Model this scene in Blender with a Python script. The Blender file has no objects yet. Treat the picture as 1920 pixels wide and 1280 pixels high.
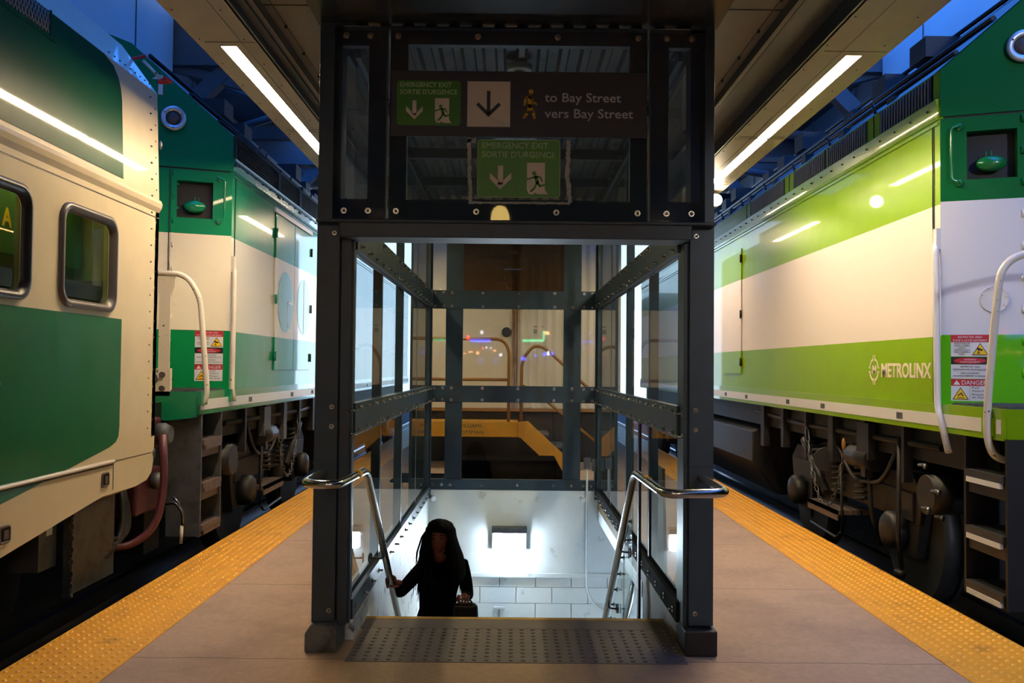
import bpy, bmesh, math, random
from mathutils import Vector, Matrix
random.seed(7)
SC = bpy.context.scene
COL = SC.collection
PI = math.pi

# ---------------------------------------------------------------- camera
cam_d = bpy.data.cameras.new('camera'); cam = bpy.data.objects.new('camera', cam_d); COL.objects.link(cam)
cam_d.sensor_width = 36.0; cam_d.lens = 36.0 * 1700.0 / 1920.0; cam_d.clip_end = 300
F = Vector((0.001484, 0.999577, 0.029051)).normalized()
Rt = F.cross(Vector((0, 0, 1))).normalized(); U = Rt.cross(F)
rho = math.radians(0.55)
Rr = Rt * math.cos(rho) + U * math.sin(rho); Ur = -Rt * math.sin(rho) + U * math.cos(rho)
cm = Matrix((Rr, Ur, -F)).transposed().to_4x4(); cm.translation = Vector((0, 0, 1.45))
cam.matrix_world = cm
SC.camera = cam

# ---------------------------------------------------------------- world: dusk sky, pale at the horizon, deep blue above
W = bpy.data.worlds.new('dusk_sky'); SC.world = W; W.use_nodes = True
nt = W.node_tree; nt.nodes.clear()
tc = nt.nodes.new('ShaderNodeTexCoord'); sp = nt.nodes.new('ShaderNodeSeparateXYZ')
cr = nt.nodes.new('ShaderNodeValToRGB'); bg = nt.nodes.new('ShaderNodeBackground'); wo = nt.nodes.new('ShaderNodeOutputWorld')
nt.links.new(tc.outputs['Generated'], sp.inputs[0]); nt.links.new(sp.outputs['Z'], cr.inputs[0])
nt.links.new(cr.outputs[0], bg.inputs[0]); nt.links.new(bg.outputs[0], wo.inputs[0])
cr.color_ramp.elements[0].position = 0.0; cr.color_ramp.elements[0].color = (0.8, 1.05, 1.35, 1)
cr.color_ramp.elements[1].position = 0.55; cr.color_ramp.elements[1].color = (0.045, 0.30, 1.25, 1)
e = cr.color_ramp.elements.new(0.22); e.color = (0.6, 0.85, 1.3, 1)
e = cr.color_ramp.elements.new(0.34); e.color = (0.06, 0.28, 1.0, 1)
bg.inputs['Strength'].default_value = 2.7

# ---------------------------------------------------------------- view
vs = SC.view_settings
vs.view_transform = 'Standard'; vs.look = 'None'; vs.gamma = 1.0; vs.use_curve_mapping = False
vs.exposure = 0.38
LAMP = 88.0        # strip lamps under the canopy
STAIR_LAMP = 150.0  # wall light in the stairwell
try:
    SC.cycles.use_denoising = True
    SC.cycles.max_bounces = 10; SC.cycles.diffuse_bounces = 3; SC.cycles.glossy_bounces = 4
    SC.cycles.transparent_max_bounces = 24; SC.cycles.transmission_bounces = 4
    SC.cycles.sample_clamp_indirect = 6.0
    SC.cycles.caustics_reflective = False; SC.cycles.caustics_refractive = False
except Exception:
    pass

# ---------------------------------------------------------------- materials
def lin(c):
    r = []
    for v in c:
        v /= 255.0
        r.append(v / 12.92 if v <= 0.04045 else ((v + 0.055) / 1.055) ** 2.4)
    return (r[0], r[1], r[2], 1.0)

def mat(name, col, rough=0.5, metal=0.0, spec=0.5, var=0.0, vscale=6.0, bump=0.0, bscale=8.0, dirt=None, dscale=3.0, dlo=0.5, dhi=0.7, coat=0.0):
    m = bpy.data.materials.new(name); m.use_nodes = True
    n = m.node_tree; b = n.nodes['Principled BSDF']
    base = lin(col)
    b.inputs['Base Color'].default_value = base
    b.inputs['Roughness'].default_value = rough; b.inputs['Metallic'].default_value = metal
    b.inputs['Specular IOR Level'].default_value = spec
    b.inputs['Coat Weight'].default_value = coat
    b.inputs['Coat Roughness'].default_value = 0.035
    out = None
    if var or bump or dirt:
        t = n.nodes.new('ShaderNodeTexCoord')
    if var:
        no = n.nodes.new('ShaderNodeTexNoise'); no.inputs['Scale'].default_value = vscale; no.inputs['Detail'].default_value = 8
        n.links.new(t.outputs['Object'], no.inputs['Vector'])
        r = n.nodes.new('ShaderNodeValToRGB')
        r.color_ramp.elements[0].position = 0.3; r.color_ramp.elements[1].position = 0.7
        r.color_ramp.elements[0].color = tuple(c * (1 - var) for c in base[:3]) + (1,)
        r.color_ramp.elements[1].color = tuple(min(1, c * (1 + var)) for c in base[:3]) + (1,)
        n.links.new(no.outputs['Fac'], r.inputs[0]); out = r.outputs[0]
    if dirt:
        no = n.nodes.new('ShaderNodeTexNoise'); no.inputs['Scale'].default_value = dscale; no.inputs['Detail'].default_value = 9
        no.inputs['Roughness'].default_value = 0.65
        n.links.new(t.outputs['Object'], no.inputs['Vector'])
        mr = n.nodes.new('ShaderNodeMapRange'); mr.inputs['From Min'].default_value = dlo; mr.inputs['From Max'].default_value = dhi
        n.links.new(no.outputs['Fac'], mr.inputs['Value'])
        mx = n.nodes.new('ShaderNodeMix'); mx.data_type = 'RGBA'
        n.links.new(mr.outputs[0], mx.inputs['Factor'])
        if out: n.links.new(out, mx.inputs['A'])
        else: mx.inputs['A'].default_value = base
        mx.inputs['B'].default_value = lin(dirt); out = mx.outputs['Result']
    if out: n.links.new(out, b.inputs['Base Color'])
    if bump:
        no = n.nodes.new('ShaderNodeTexNoise'); no.inputs['Scale'].default_value = bscale; no.inputs['Detail'].default_value = 3
        n.links.new(t.outputs['Object'], no.inputs['Vector'])
        bu = n.nodes.new('ShaderNodeBump'); bu.inputs['Strength'].default_value = bump; bu.inputs['Distance'].default_value = 0.02
        n.links.new(no.outputs['Fac'], bu.inputs['Height']); n.links.new(bu.outputs[0], b.inputs['Normal'])
    return m

def glassmat(name, tint=(235, 242, 240), rough=0.02, refl=1.0, base=0.0):
    m = bpy.data.materials.new(name); m.use_nodes = True
    n = m.node_tree; n.nodes.clear()
    o = n.nodes.new('ShaderNodeOutputMaterial'); mx = n.nodes.new('ShaderNodeMixShader')
    tr = n.nodes.new('ShaderNodeBsdfTransparent'); gl = n.nodes.new('ShaderNodeBsdfAnisotropic') if False else n.nodes.new('ShaderNodeBsdfGlossy')
    fr = n.nodes.new('ShaderNodeFresnel'); fr.inputs['IOR'].default_value = 1.5
    ge = n.nodes.new('ShaderNodeNewGeometry'); s = n.nodes.new('ShaderNodeMath'); s.operation = 'SUBTRACT'; s.inputs[0].default_value = 1.0
    mu = n.nodes.new('ShaderNodeMath'); mu.operation = 'MULTIPLY'; m2 = n.nodes.new('ShaderNodeMath'); m2.operation = 'MULTIPLY_ADD'
    m2.inputs[1].default_value = refl; m2.inputs[2].default_value = base; m2.use_clamp = True
    tr.inputs['Color'].default_value = lin(tint); gl.inputs['Roughness'].default_value = rough
    n.links.new(ge.outputs['Backfacing'], s.inputs[1]); n.links.new(fr.outputs[0], m2.inputs[0])
    n.links.new(m2.outputs[0], mu.inputs[0]); n.links.new(s.outputs[0], mu.inputs[1])
    n.links.new(mu.outputs[0], mx.inputs[0]); n.links.new(tr.outputs[0], mx.inputs[1]); n.links.new(gl.outputs[0], mx.inputs[2])
    n.links.new(mx.outputs[0], o.inputs[0])
    return m

def emit(name, col, s):
    m = bpy.data.materials.new(name); m.use_nodes = True
    n = m.node_tree; n.nodes.clear()
    o = n.nodes.new('ShaderNodeOutputMaterial'); em = n.nodes.new('ShaderNodeEmission')
    em.inputs[0].default_value = lin(col); em.inputs[1].default_value = s
    n.links.new(em.outputs[0], o.inputs[0])
    return m

def band_mat(name, low, mid, top, z1, z2, rough=0.3, bump=0.7, bscale=1.1, coat=0.65):
    """livery in three horizontal paint bands"""
    m = mat(name, mid, rough=rough, bump=bump, bscale=bscale, coat=coat, spec=0.07)
    n = m.node_tree; b = n.nodes['Principled BSDF']
    ge = n.nodes.new('ShaderNodeNewGeometry'); s = n.nodes.new('ShaderNodeSeparateXYZ')
    n.links.new(ge.outputs['Position'], s.inputs[0])
    g1 = n.nodes.new('ShaderNodeMath'); g1.operation = 'GREATER_THAN'; g1.inputs[1].default_value = z1
    g2 = n.nodes.new('ShaderNodeMath'); g2.operation = 'GREATER_THAN'; g2.inputs[1].default_value = z2
    n.links.new(s.outputs['Z'], g1.inputs[0]); n.links.new(s.outputs['Z'], g2.inputs[0])
    a = n.nodes.new('ShaderNodeMix'); a.data_type = 'RGBA'; a.inputs['A'].default_value = lin(low); a.inputs['B'].default_value = lin(mid)
    c = n.nodes.new('ShaderNodeMix'); c.data_type = 'RGBA'; c.inputs['B'].default_value = lin(top)
    n.links.new(g1.outputs[0], a.inputs['Factor']); n.links.new(a.outputs['Result'], c.inputs['A']); n.links.new(g2.outputs[0], c.inputs['Factor'])
    n.links.new(c.outputs['Result'], b.inputs['Base Color'])
    return m

M = {}
M['steel'] = mat('dark_painted_steel', (40, 59, 72), rough=0.42, var=0.12, vscale=9, dirt=(44, 48, 48), dscale=4)
M['steel_hi'] = mat('dark_gloss_panel', (44, 52, 58), rough=0.22, var=0.1, vscale=5)
M['bolt'] = mat('bolt_steel', (170, 165, 155), rough=0.25, metal=1.0)
M['chrome'] = mat('brushed_stainless', (190, 188, 184), rough=0.2, metal=1.0, bump=0.03, bscale=60)
M['glass'] = glassmat('clear_glass')
M['glass_tint'] = glassmat('brown_tinted_glass', (150, 136, 118))
M['glass_dusty'] = glassmat('dusty_blue_glass', (205, 215, 228), rough=0.05)
def add_dust(m, col, f):
    n = m.node_tree; o = [q for q in n.nodes if q.type == 'OUTPUT_MATERIAL'][0]; src = o.inputs[0].links[0].from_socket
    mx = n.nodes.new('ShaderNodeMixShader'); df = n.nodes.new('ShaderNodeBsdfTranslucent'); d2 = n.nodes.new('ShaderNodeBsdfDiffuse'); m2 = n.nodes.new('ShaderNodeMixShader')
    df.inputs[0].default_value = lin(col); d2.inputs[0].default_value = lin(col); m2.inputs[0].default_value = .5
    n.links.new(df.outputs[0], m2.inputs[1]); n.links.new(d2.outputs[0], m2.inputs[2])
    mx.inputs[0].default_value = f; n.links.new(src, mx.inputs[1]); n.links.new(m2.outputs[0], mx.inputs[2]); n.links.new(mx.outputs[0], o.inputs[0])
add_dust(M['glass_dusty'], (120, 132, 145), .14)
M['glass_header'] = glassmat('header_glass', (215, 222, 226)); add_dust(M['glass_header'], (130, 136, 140), .06)
add_dust(M['glass_tint'], (120, 110, 96), .12)
M['train_glass'] = glassmat('green_tinted_train_glass', (205, 215, 170), rough=0.01, refl=2.6, base=0.06)
M['white_wall'] = mat('painted_white_wall', (222, 228, 228), rough=0.55, var=0.04, dirt=(120, 118, 110), dscale=5, dlo=0.62, dhi=0.78)
M['scuffed_wall'] = mat('scuffed_white_wall', (214, 218, 216), rough=0.55, var=0.05, dirt=(70, 68, 62), dscale=7, dlo=0.56, dhi=0.66)
M['tan_wall'] = mat('tan_painted_wall', (112, 92, 62), rough=0.6, var=0.08, dirt=(70, 58, 42), dscale=6, spec=0.1)
M['kerb'] = mat('grey_painted_kerb', (96, 98, 94), rough=0.7, var=0.15, vscale=14, dirt=(60, 56, 48), dscale=9, bump=0.3, bscale=40)
M['mat_grey'] = mat('grey_tactile_paint', (112, 102, 96), rough=0.75, var=0.08, vscale=10)
M['dome'] = mat('pale_dome_tip', (246, 196, 92), rough=0.4)  # lighter yellow for the flat dome tops
M['yellow'] = mat('yellow_tactile', (236, 164, 28), rough=0.5, var=0.07, vscale=5, dirt=(150, 98, 30), dscale=3.2, dlo=0.58, dhi=0.8)
M['yellow_old'] = mat('worn_yellow_paint', (190, 145, 60), rough=0.6, var=0.2, vscale=20)
M['black'] = mat('underframe_black', (17, 18, 21), rough=0.55, var=0.3, vscale=8)
M['dark'] = mat('dark_grey_metal', (48, 50, 54), rough=0.5, var=0.2, vscale=10)
M['under'] = mat('underframe_fittings', (25, 26, 30), rough=0.5, var=0.25, vscale=9)
M['midgrey'] = mat('grey_plate', (78, 82, 88), rough=0.55, var=0.15, vscale=7, dirt=(46, 44, 44), dscale=5)
M['rusty'] = mat('worn_step_metal', (96, 84, 82), rough=0.5, var=0.25, vscale=18)
M['ring_metal'] = mat('satin_ring_metal', (216, 220, 226), rough=0.42, metal=0.8)
M['rail'] = mat('rail_steel', (120, 124, 130), rough=0.28, metal=1.0)
M['rubber'] = mat('rubber', (34, 30, 32), rough=0.38)
M['rubber_brown'] = mat('worn_rubber_gasket', (84, 76, 74), rough=0.35, var=0.1)
M['redhose'] = mat('red_hose', (96, 46, 50), rough=0.5, var=0.2)
M['red'] = mat('red_paint', (196, 36, 48), rough=0.4)
M['hose'] = mat('grey_hose', (92, 84, 92), rough=0.45)
M['offwhite'] = mat('offwhite_enamel', (232, 222, 202), rough=0.3, dirt=(50, 40, 32), dscale=26, dlo=0.64, dhi=0.66)
M['white_paint'] = mat('white_enamel', (226, 226, 226), rough=0.3)
M['coach_cream'] = mat('coach_cream_paint', (222, 206, 176), rough=0.35, var=0.03, bump=0.3, bscale=1.2, coat=0.35, spec=0.3)
M['coach_green'] = mat('coach_green_paint', (20, 104, 62), rough=0.3, var=0.04, bump=0.35, bscale=1.3, coat=0.5)
M['coach_green_up'] = mat('coach_upper_green_paint', (14, 84, 58), rough=0.3, bump=0.5, bscale=1.0, coat=0.9, spec=0.05)
M['teal'] = mat('loco_teal_paint', (22, 140, 96), rough=0.2, bump=0.04, bscale=1.6, coat=0.5)
M['lime'] = mat('loco_lime_paint', (134, 176, 2), rough=0.3, bump=0.3, bscale=1.6, coat=0.4, spec=0.3)
M['kelly'] = mat('loco_kelly_paint', (24, 118, 58), rough=0.2, bump=0.04, bscale=1.6, coat=0.5)
M['left_side'] = band_mat('left_loco_side', (22, 150, 112), (236, 232, 222), (22, 150, 112), 1.75, 2.59)
M['left_end'] = band_mat('left_loco_end', (14, 140, 78), (240, 230, 205), (14, 134, 90), 1.755, 2.60, rough=0.4, coat=0.2)  # warm reflection from the coach is put into the cream middle band
M['right_side'] = band_mat('right_loco_side', (134, 176, 0), (236, 224, 214), (134, 178, 0), 1.69, 2.585, coat=0.28)
M['right_end'] = band_mat('right_loco_end', (96, 190, 24), (222, 224, 232), (18, 104, 52), 1.70, 2.60, rough=0.4, coat=0.12)  # lime and white tinted with the end's cool light; top green is paint
M['canopy'] = mat('canopy_beige_metal', (156, 146, 132), rough=0.45, var=0.06, dirt=(110, 118, 84), dscale=1.2, dlo=0.6, dhi=0.8)
M['canopy_grey'] = mat('canopy_grey_metal', (112, 108, 102), rough=0.55, var=0.08, vscale=3)
M['canopy_dark'] = mat('canopy_dark_fascia', (58, 60, 64), rough=0.4)
M['shed'] = mat('shed_concrete', (92, 98, 106), rough=0.85, var=0.2, vscale=1.5)
M['shed_dark'] = mat('shed_dark_wall', (34, 36, 40), rough=0.9)
M['duct'] = mat('pale_duct_panel', (200, 208, 214), rough=0.6, var=0.06, vscale=1.2)
M['louver'] = mat('louver_metal', (66, 80, 76), rough=0.25, metal=0.6)
M['mesh_grey'] = mat('grille_grey', (140, 140, 132), rough=0.45)
M['skin'] = mat('skin', (112, 62, 50), rough=0.6, spec=0.2)
M['eye'] = mat('eye', (84, 72, 68), rough=0.6)
M['redblock'] = mat('dark_red_block', (66, 20, 34), rough=0.5, var=0.2)
M['steel_shaded'] = mat('shaded_rail_steel', (34, 36, 38), rough=0.95, spec=0.05, var=0.2)  # shade put into the colour: darker, duller steel copy for the right bottom rail
M['cloth'] = mat('black_jacket', (5, 5, 6), rough=1.0, spec=0.05)
M['jeans'] = mat('black_trousers', (12, 12, 14), rough=0.85)
M['hair'] = mat('dark_hair', (6, 5, 5), rough=0.8, spec=0.12)
M['leather'] = mat('black_leather', (6, 6, 7), rough=0.5, spec=0.25)
M['sign_dark'] = mat('charcoal_sign', (52, 50, 54), rough=0.45)
M['sign_green'] = mat('sign_green', (66, 132, 26), rough=0.4)
M['sign_green2'] = mat('sign_green_on_glass', (86, 150, 34), rough=0.4)
M['sign_white'] = mat('sign_warm_white', (236, 222, 200), rough=0.45)
M['sign_text'] = mat('sign_grey_white', (196, 200, 204), rough=0.45)
M['sign_pale'] = mat('sign_pale_green', (176, 210, 150), rough=0.45)
M['sign_yellow'] = mat('sign_yellow', (236, 182, 20), rough=0.4)
M['sign_ink'] = mat('sign_dark_green_ink', (44, 52, 46), rough=0.45)
M['label_red'] = mat('label_red', (196, 28, 56), rough=0.35)
M['label_white'] = mat('label_white', (222, 224, 230), rough=0.35)
M['label_black'] = mat('label_black', (24, 22, 26), rough=0.35)
M['label_yellow'] = mat('label_yellow', (246, 200, 20), rough=0.35)
M['trailer'] = mat('trailer_white_siding', (214, 200, 186), rough=0.5, var=0.06, vscale=3)
M['cab_yellow'] = mat('yellow_stair_paint', (206, 142, 22), rough=0.4, var=0.12, vscale=6)
M['brown_rail'] = mat('ochre_tube_paint', (150, 104, 44), rough=0.4)
M['ballast'] = mat('ballast', (44, 44, 46), rough=0.95, var=0.4, vscale=30, bump=1.0, bscale=24)
M['stone'] = mat('ballast_stone', (66, 66, 70), rough=0.9, var=0.3)
M['tape'] = mat('white_sealant', (176, 178, 172), rough=0.7, var=0.25, vscale=60)
M['interior'] = mat('coach_interior_yellow', (158, 150, 92), rough=0.7)
M['interior_g'] = mat('coach_interior_green', (60, 96, 60), rough=0.7)
M['seat'] = mat('seat_dark', (40, 44, 42), rough=0.8)
M['lamp'] = emit('strip_lamp_light', (255, 226, 184), LAMP)
M['stairlamp'] = emit('stairwell_lamp_light', (214, 236, 255), STAIR_LAMP)
M['fill_lens'] = emit('fill_light_lens', (220, 232, 255), 20.0)
M['bulb'] = emit('floodlight_bulb', (255, 232, 196), 60.0)
M['bell'] = emit('yellow_pendant_light', (255, 214, 120), 14.0)
M['bluepanel'] = emit('cool_ceiling_light', (190, 216, 255), 2.2)
M['coachlamp'] = emit('coach_interior_lamp', (255, 244, 190), 5.5)

def concrete_mat():
    m = mat('platform_concrete', (176, 146, 116), rough=0.8, spec=0.2, var=0.07, vscale=26, dirt=(122, 102, 84), dscale=1.6, dlo=0.48, dhi=1.0, bump=0.2, bscale=60)
    n = m.node_tree; b = n.nodes['Principled BSDF']
    src = b.inputs['Base Color'].links[0].from_socket
    ge = n.nodes.new('ShaderNodeNewGeometry'); s = n.nodes.new('ShaderNodeSeparateXYZ')
    no = n.nodes.new('ShaderNodeTexNoise'); no.inputs['Scale'].default_value = 3.0; no.inputs['Detail'].default_value = 6
    n.links.new(ge.outputs['Position'], no.inputs['Vector']); n.links.new(ge.outputs['Position'], s.inputs[0])
    a = n.nodes.new('ShaderNodeMath'); a.operation = 'MULTIPLY_ADD'; a.inputs[1].default_value = 0.05
    n.links.new(no.outputs['Fac'], a.inputs[0]); n.links.new(s.outputs['Y'], a.inputs[2])
    md = n.nodes.new('ShaderNodeMath'); md.operation = 'FLOORED_MODULO'; md.inputs[1].default_value = 1.52
    sh = n.nodes.new('ShaderNodeMath'); sh.operation = 'SUBTRACT'; sh.inputs[1].default_value = 4.56
    n.links.new(a.outputs[0], sh.inputs[0]); n.links.new(sh.outputs[0], md.inputs[0])
    lt = n.nodes.new('ShaderNodeMath'); lt.operation = 'LESS_THAN'; lt.inputs[1].default_value = 0.010
    n.links.new(md.outputs[0], lt.inputs[0])
    # small dark specks and gum spots
    vo = n.nodes.new('ShaderNodeTexVoronoi'); vo.inputs['Scale'].default_value = 5.5
    n.links.new(ge.outputs['Position'], vo.inputs['Vector'])
    l2 = n.nodes.new('ShaderNodeMath'); l2.operation = 'LESS_THAN'; l2.inputs[1].default_value = 0.035
    n.links.new(vo.outputs['Distance'], l2.inputs[0])
    mxm = n.nodes.new('ShaderNodeMath'); mxm.operation = 'MAXIMUM'; n.links.new(lt.outputs[0], mxm.inputs[0]); n.links.new(l2.outputs[0], mxm.inputs[1])
    f = n.nodes.new('ShaderNodeMath'); f.operation = 'MULTIPLY'; f.inputs[1].default_value = 0.55; n.links.new(mxm.outputs[0], f.inputs[0])
    mx = n.nodes.new('ShaderNodeMix'); mx.data_type = 'RGBA'
    n.links.new(f.outputs[0], mx.inputs['Factor']); n.links.new(src, mx.inputs['A']); mx.inputs['B'].default_value = lin((62, 54, 46))
    n.links.new(mx.outputs['Result'], b.inputs['Base Color'])
    return m
M['concrete'] = concrete_mat()

# ---------------------------------------------------------------- mesh builder
class MB:
    def __init__(s, Mx=None):
        s.bm = bmesh.new(); s.M = Mx or Matrix()
    def v(s, p): return s.bm.verts.new(s.M @ Vector(p))
    def f(s, vv, m=0, smooth=False):
        try:
            fc = s.bm.faces.new(vv); fc.material_index = m; fc.smooth = smooth; return fc
        except ValueError: return None
    def box(s, x0, x1, y0, y1, z0, z1, m=0):
        P = [s.v((x, y, z)) for z in (z0, z1) for y in (y0, y1) for x in (x0, x1)]
        for q in ((0, 2, 3, 1), (4, 5, 7, 6), (0, 1, 5, 4), (2, 6, 7, 3), (0, 4, 6, 2), (1, 3, 7, 5)): s.f([P[i] for i in q], m)
        return s
    def prism(s, pts, a0, a1, axis='z', m=0, smooth=False):
        """polygon extruded along an axis; pts are 2D in the other two axes (in order)"""
        def mk(p, a):
            if axis == 'z': return (p[0], p[1], a)
            if axis == 'y': return (p[0], a, p[1])
            return (a, p[0], p[1])
        A = [s.v(mk(p, a0)) for p in pts]; B = [s.v(mk(p, a1)) for p in pts]
        s.f(A[::-1], m); s.f(B, m)
        n = len(pts)
        for i in range(n): s.f([A[i], A[(i + 1) % n], B[(i + 1) % n], B[i]], m, smooth)
        return s
    def cyl(s, p0, p1, r0, r1=None, m=0, n=14, cap=True, smooth=True):
        r1 = r0 if r1 is None else r1
        p0, p1 = Vector(p0), Vector(p1); d = (p1 - p0).normalized()
        a = d.orthogonal().normalized(); b = d.cross(a)
        A = []; B = []
        for i in range(n):
            t = 2 * PI * i / n; w = a * math.cos(t) + b * math.sin(t)
            A.append(s.v(p0 + w * r0)); B.append(s.v(p1 + w * r1))
        for i in range(n): s.f([A[i], A[(i + 1) % n], B[(i + 1) % n], B[i]], m, smooth)
        if cap: s.f(A[::-1], m); s.f(B, m)
        return s
    def tube(s, pts, r, m=0, n=10, fillet=0.0, closed=False):
        pts = [Vector(p) for p in pts]
        if fillet:
            q = [pts[0]]
            for i in range(1, len(pts) - 1):
                a, b, c = pts[i - 1], pts[i], pts[i + 1]
                la = min(fillet, (a - b).length * .48); lc = min(fillet, (c - b).length * .48)
                s0 = b + (a - b).normalized() * la; s1 = b + (c - b).normalized() * lc
                for k in range(7):
                    t = k / 6; q.append(s0 * (1 - t) ** 2 + b * 2 * t * (1 - t) + s1 * t * t)
            q.append(pts[-1]); pts = q
        rings = []; N = len(pts); prev = None
        rr = r if isinstance(r, (list, tuple)) else [r] * N
        for i, p in enumerate(pts):
            d = (pts[(i + 1) % N] - pts[i - 1]) if closed else (pts[min(i + 1, N - 1)] - pts[max(i - 1, 0)])
            d.normalize()
            if prev is None: a = d.orthogonal().normalized()
            else: a = (prev - d * prev.dot(d)).normalized()
            prev = a; b = d.cross(a)
            rings.append([s.v(p + (a * math.cos(2 * PI * k / n) + b * math.sin(2 * PI * k / n)) * rr[i]) for k in range(n)])
        for i in range(N if closed else N - 1):
            A, B = rings[i], rings[(i + 1) % N]
            for k in range(n): s.f([A[k], A[(k + 1) % n], B[(k + 1) % n], B[k]], m, True)
        if not closed: s.f(rings[0][::-1], m); s.f(rings[-1], m)
        return s
    def lathe(s, prof, o=(0, 0, 0), d=(0, 0, 1), m=0, n=20, sx=1.0):
        o = Vector(o); d = Vector(d).normalized(); a = d.orthogonal().normalized(); b = d.cross(a)
        R = [[s.v(o + d * h + (a * math.cos(2 * PI * k / n) + b * math.sin(2 * PI * k / n)) * r) for k in range(n)] for r, h in prof]
        for A, B in zip(R, R[1:]):
            for k in range(n): s.f([A[k], A[(k + 1) % n], B[(k + 1) % n], B[k]], m, True)
        s.f(R[0][::-1], m); s.f(R[-1], m)
        return s
    def ball(s, c, r, m=0, n=12, sc=(1, 1, 1)):
        c = Vector(c); k = n // 2; R = []
        for i in range(1, k):
            t = PI * i / k
            R.append([s.v(c + Vector((math.sin(t) * math.cos(2 * PI * j / n) * r * sc[0], math.sin(t) * math.sin(2 * PI * j / n) * r * sc[1], math.cos(t) * r * sc[2]))) for j in range(n)])
        T = s.v(c + Vector((0, 0, r * sc[2]))); Bt = s.v(c - Vector((0, 0, r * sc[2])))
        for j in range(n): s.f([T, R[0][j], R[0][(j + 1) % n]], m, True); s.f([Bt, R[-1][(j + 1) % n], R[-1][j]], m, True)
        for A, B in zip(R, R[1:]):
            for j in range(n): s.f([A[j], B[j], B[(j + 1) % n], A[(j + 1) % n]], m, True)
        return s
    def mesh(s, name, mats):
        bmesh.ops.recalc_face_normals(s.bm, faces=s.bm.faces[:])
        me = bpy.data.meshes.new(name); s.bm.to_mesh(me); s.bm.free()
        for m in (mats if isinstance(mats, (list, tuple)) else [mats]): me.materials.append(M[m] if isinstance(m, str) else m)
        return me

def wloc(o):
    v = Vector(o.location)
    while o.parent is not None:
        o = o.parent; v = v + Vector(o.location)
    return v

def put(o, parent):
    o.parent = parent
    o.location = Vector(o.location) - wloc(parent)

def obj(name, mb, mats, parent=None, label=None, bevel=0.0, seg=2):
    me = mb.mesh(name, mats) if isinstance(mb, MB) else mb
    o = bpy.data.objects.new(name, me); COL.objects.link(o)
    if parent is not None: put(o, parent)
    else:                                    # a thing of its own: origin at its base
        xs = [v.co for v in me.vertices]
        c = Vector(((min(v.x for v in xs) + max(v.x for v in xs)) / 2, (min(v.y for v in xs) + max(v.y for v in xs)) / 2, min(v.z for v in xs)))
        me.transform(Matrix.Translation(-c)); o.location = c
    if label: o['label'] = label
    if bevel:
        b = o.modifiers.new('bevel', 'BEVEL'); b.width = bevel; b.segments = seg; b.limit_method = 'ANGLE'; b.angle_limit = math.radians(50)
    return o

def tag(o, label, cat, group=None, kind=None):
    if label: o['label'] = label
    if cat: o['category'] = cat
    if group: o['group'] = group
    if kind: o['kind'] = kind
    return o

def thing(name, label, cat, loc=(0, 0, 0), group=None):
    o = bpy.data.objects.new(name, None); COL.objects.link(o); o.location = loc; o.empty_display_size = 0.1
    return tag(o, label, cat, group)

def struct(name, mb, mats, label=None, bevel=0.0):
    o = obj(name, mb, mats, None, None, bevel)
    o['kind'] = 'structure'
    if label: o['label'] = label
    return o

def frame(o, xd, up=(0, 0, 1)):
    """local x = viewer's right, y = up, z = towards the viewer"""
    x = Vector(xd).normalized(); y = Vector(up).normalized(); z = x.cross(y)
    m = Matrix((x, y, z)).transposed().to_4x4(); m.translation = Vector(o)
    return m

def text(name, s, size, mtx, mt, parent, width=None, depth=0.0015, align='LEFT', space=1.0, bold=0.0, line=1.0):
    cu = bpy.data.curves.new(name, 'FONT'); cu.body = s; cu.size = size; cu.extrude = depth; cu.align_x = align
    cu.space_character = space; cu.offset = bold; cu.resolution_u = 3; cu.space_line = line
    t = bpy.data.objects.new(name, cu); COL.objects.link(t)
    bpy.context.view_layer.update()
    dg = bpy.context.evaluated_depsgraph_get()
    me = bpy.data.meshes.new_from_object(t.evaluated_get(dg)); bpy.data.objects.remove(t)
    sx = 1.0
    if width and len(me.vertices):
        xs = [v.co.x for v in me.vertices]; sx = width / (max(xs) - min(xs))
    me.transform(Matrix.Diagonal((sx, 1, 1, 1))); me.transform(mtx)
    me.materials.clear(); me.materials.append(M[mt]); me.name = name
    o = bpy.data.objects.new(name, me); COL.objects.link(o); put(o, parent)
    return o

# ================================================================ SETTING
HX0, HX1, HY0, HY1 = -0.83, 0.92, 5.30, 9.40         # stair opening
b = MB()
xs = [-1.86, HX0 - .02, HX1 + .02, 2.17]; ys = [-12.0, HY0, HY1 + .03, 30.0]
for i in range(3):
    for j in range(3):
        if i == 1 and j == 1: continue
        b.box(xs[i], xs[i + 1], ys[j], ys[j + 1], -0.12, 0.0)
bmesh.ops.remove_doubles(b.bm, verts=b.bm.verts, dist=1e-5)
struct('floor', b, 'concrete', 'worn concrete platform floor')
for nm, x0, x1 in (('trim_1', -1.86, -0.98), ('trim_2', 1.07, 2.17)):
    pass
# platform faces and slab body (stairwell side stays open)
b = MB(); b.box(-2.36, -2.30, -12, 30, -0.9, -0.02); b.box(-2.30, -0.95, -12, 30, -0.5, -0.121)
struct('wall_platform_left', b, 'shed')
b = MB(); b.box(2.64, 2.70, -12, 30, -0.9, -0.02); b.box(2.3, 2.64, -12, 30, -0.5, -0.121)
struct('wall_platform_right', b, 'shed')

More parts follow.
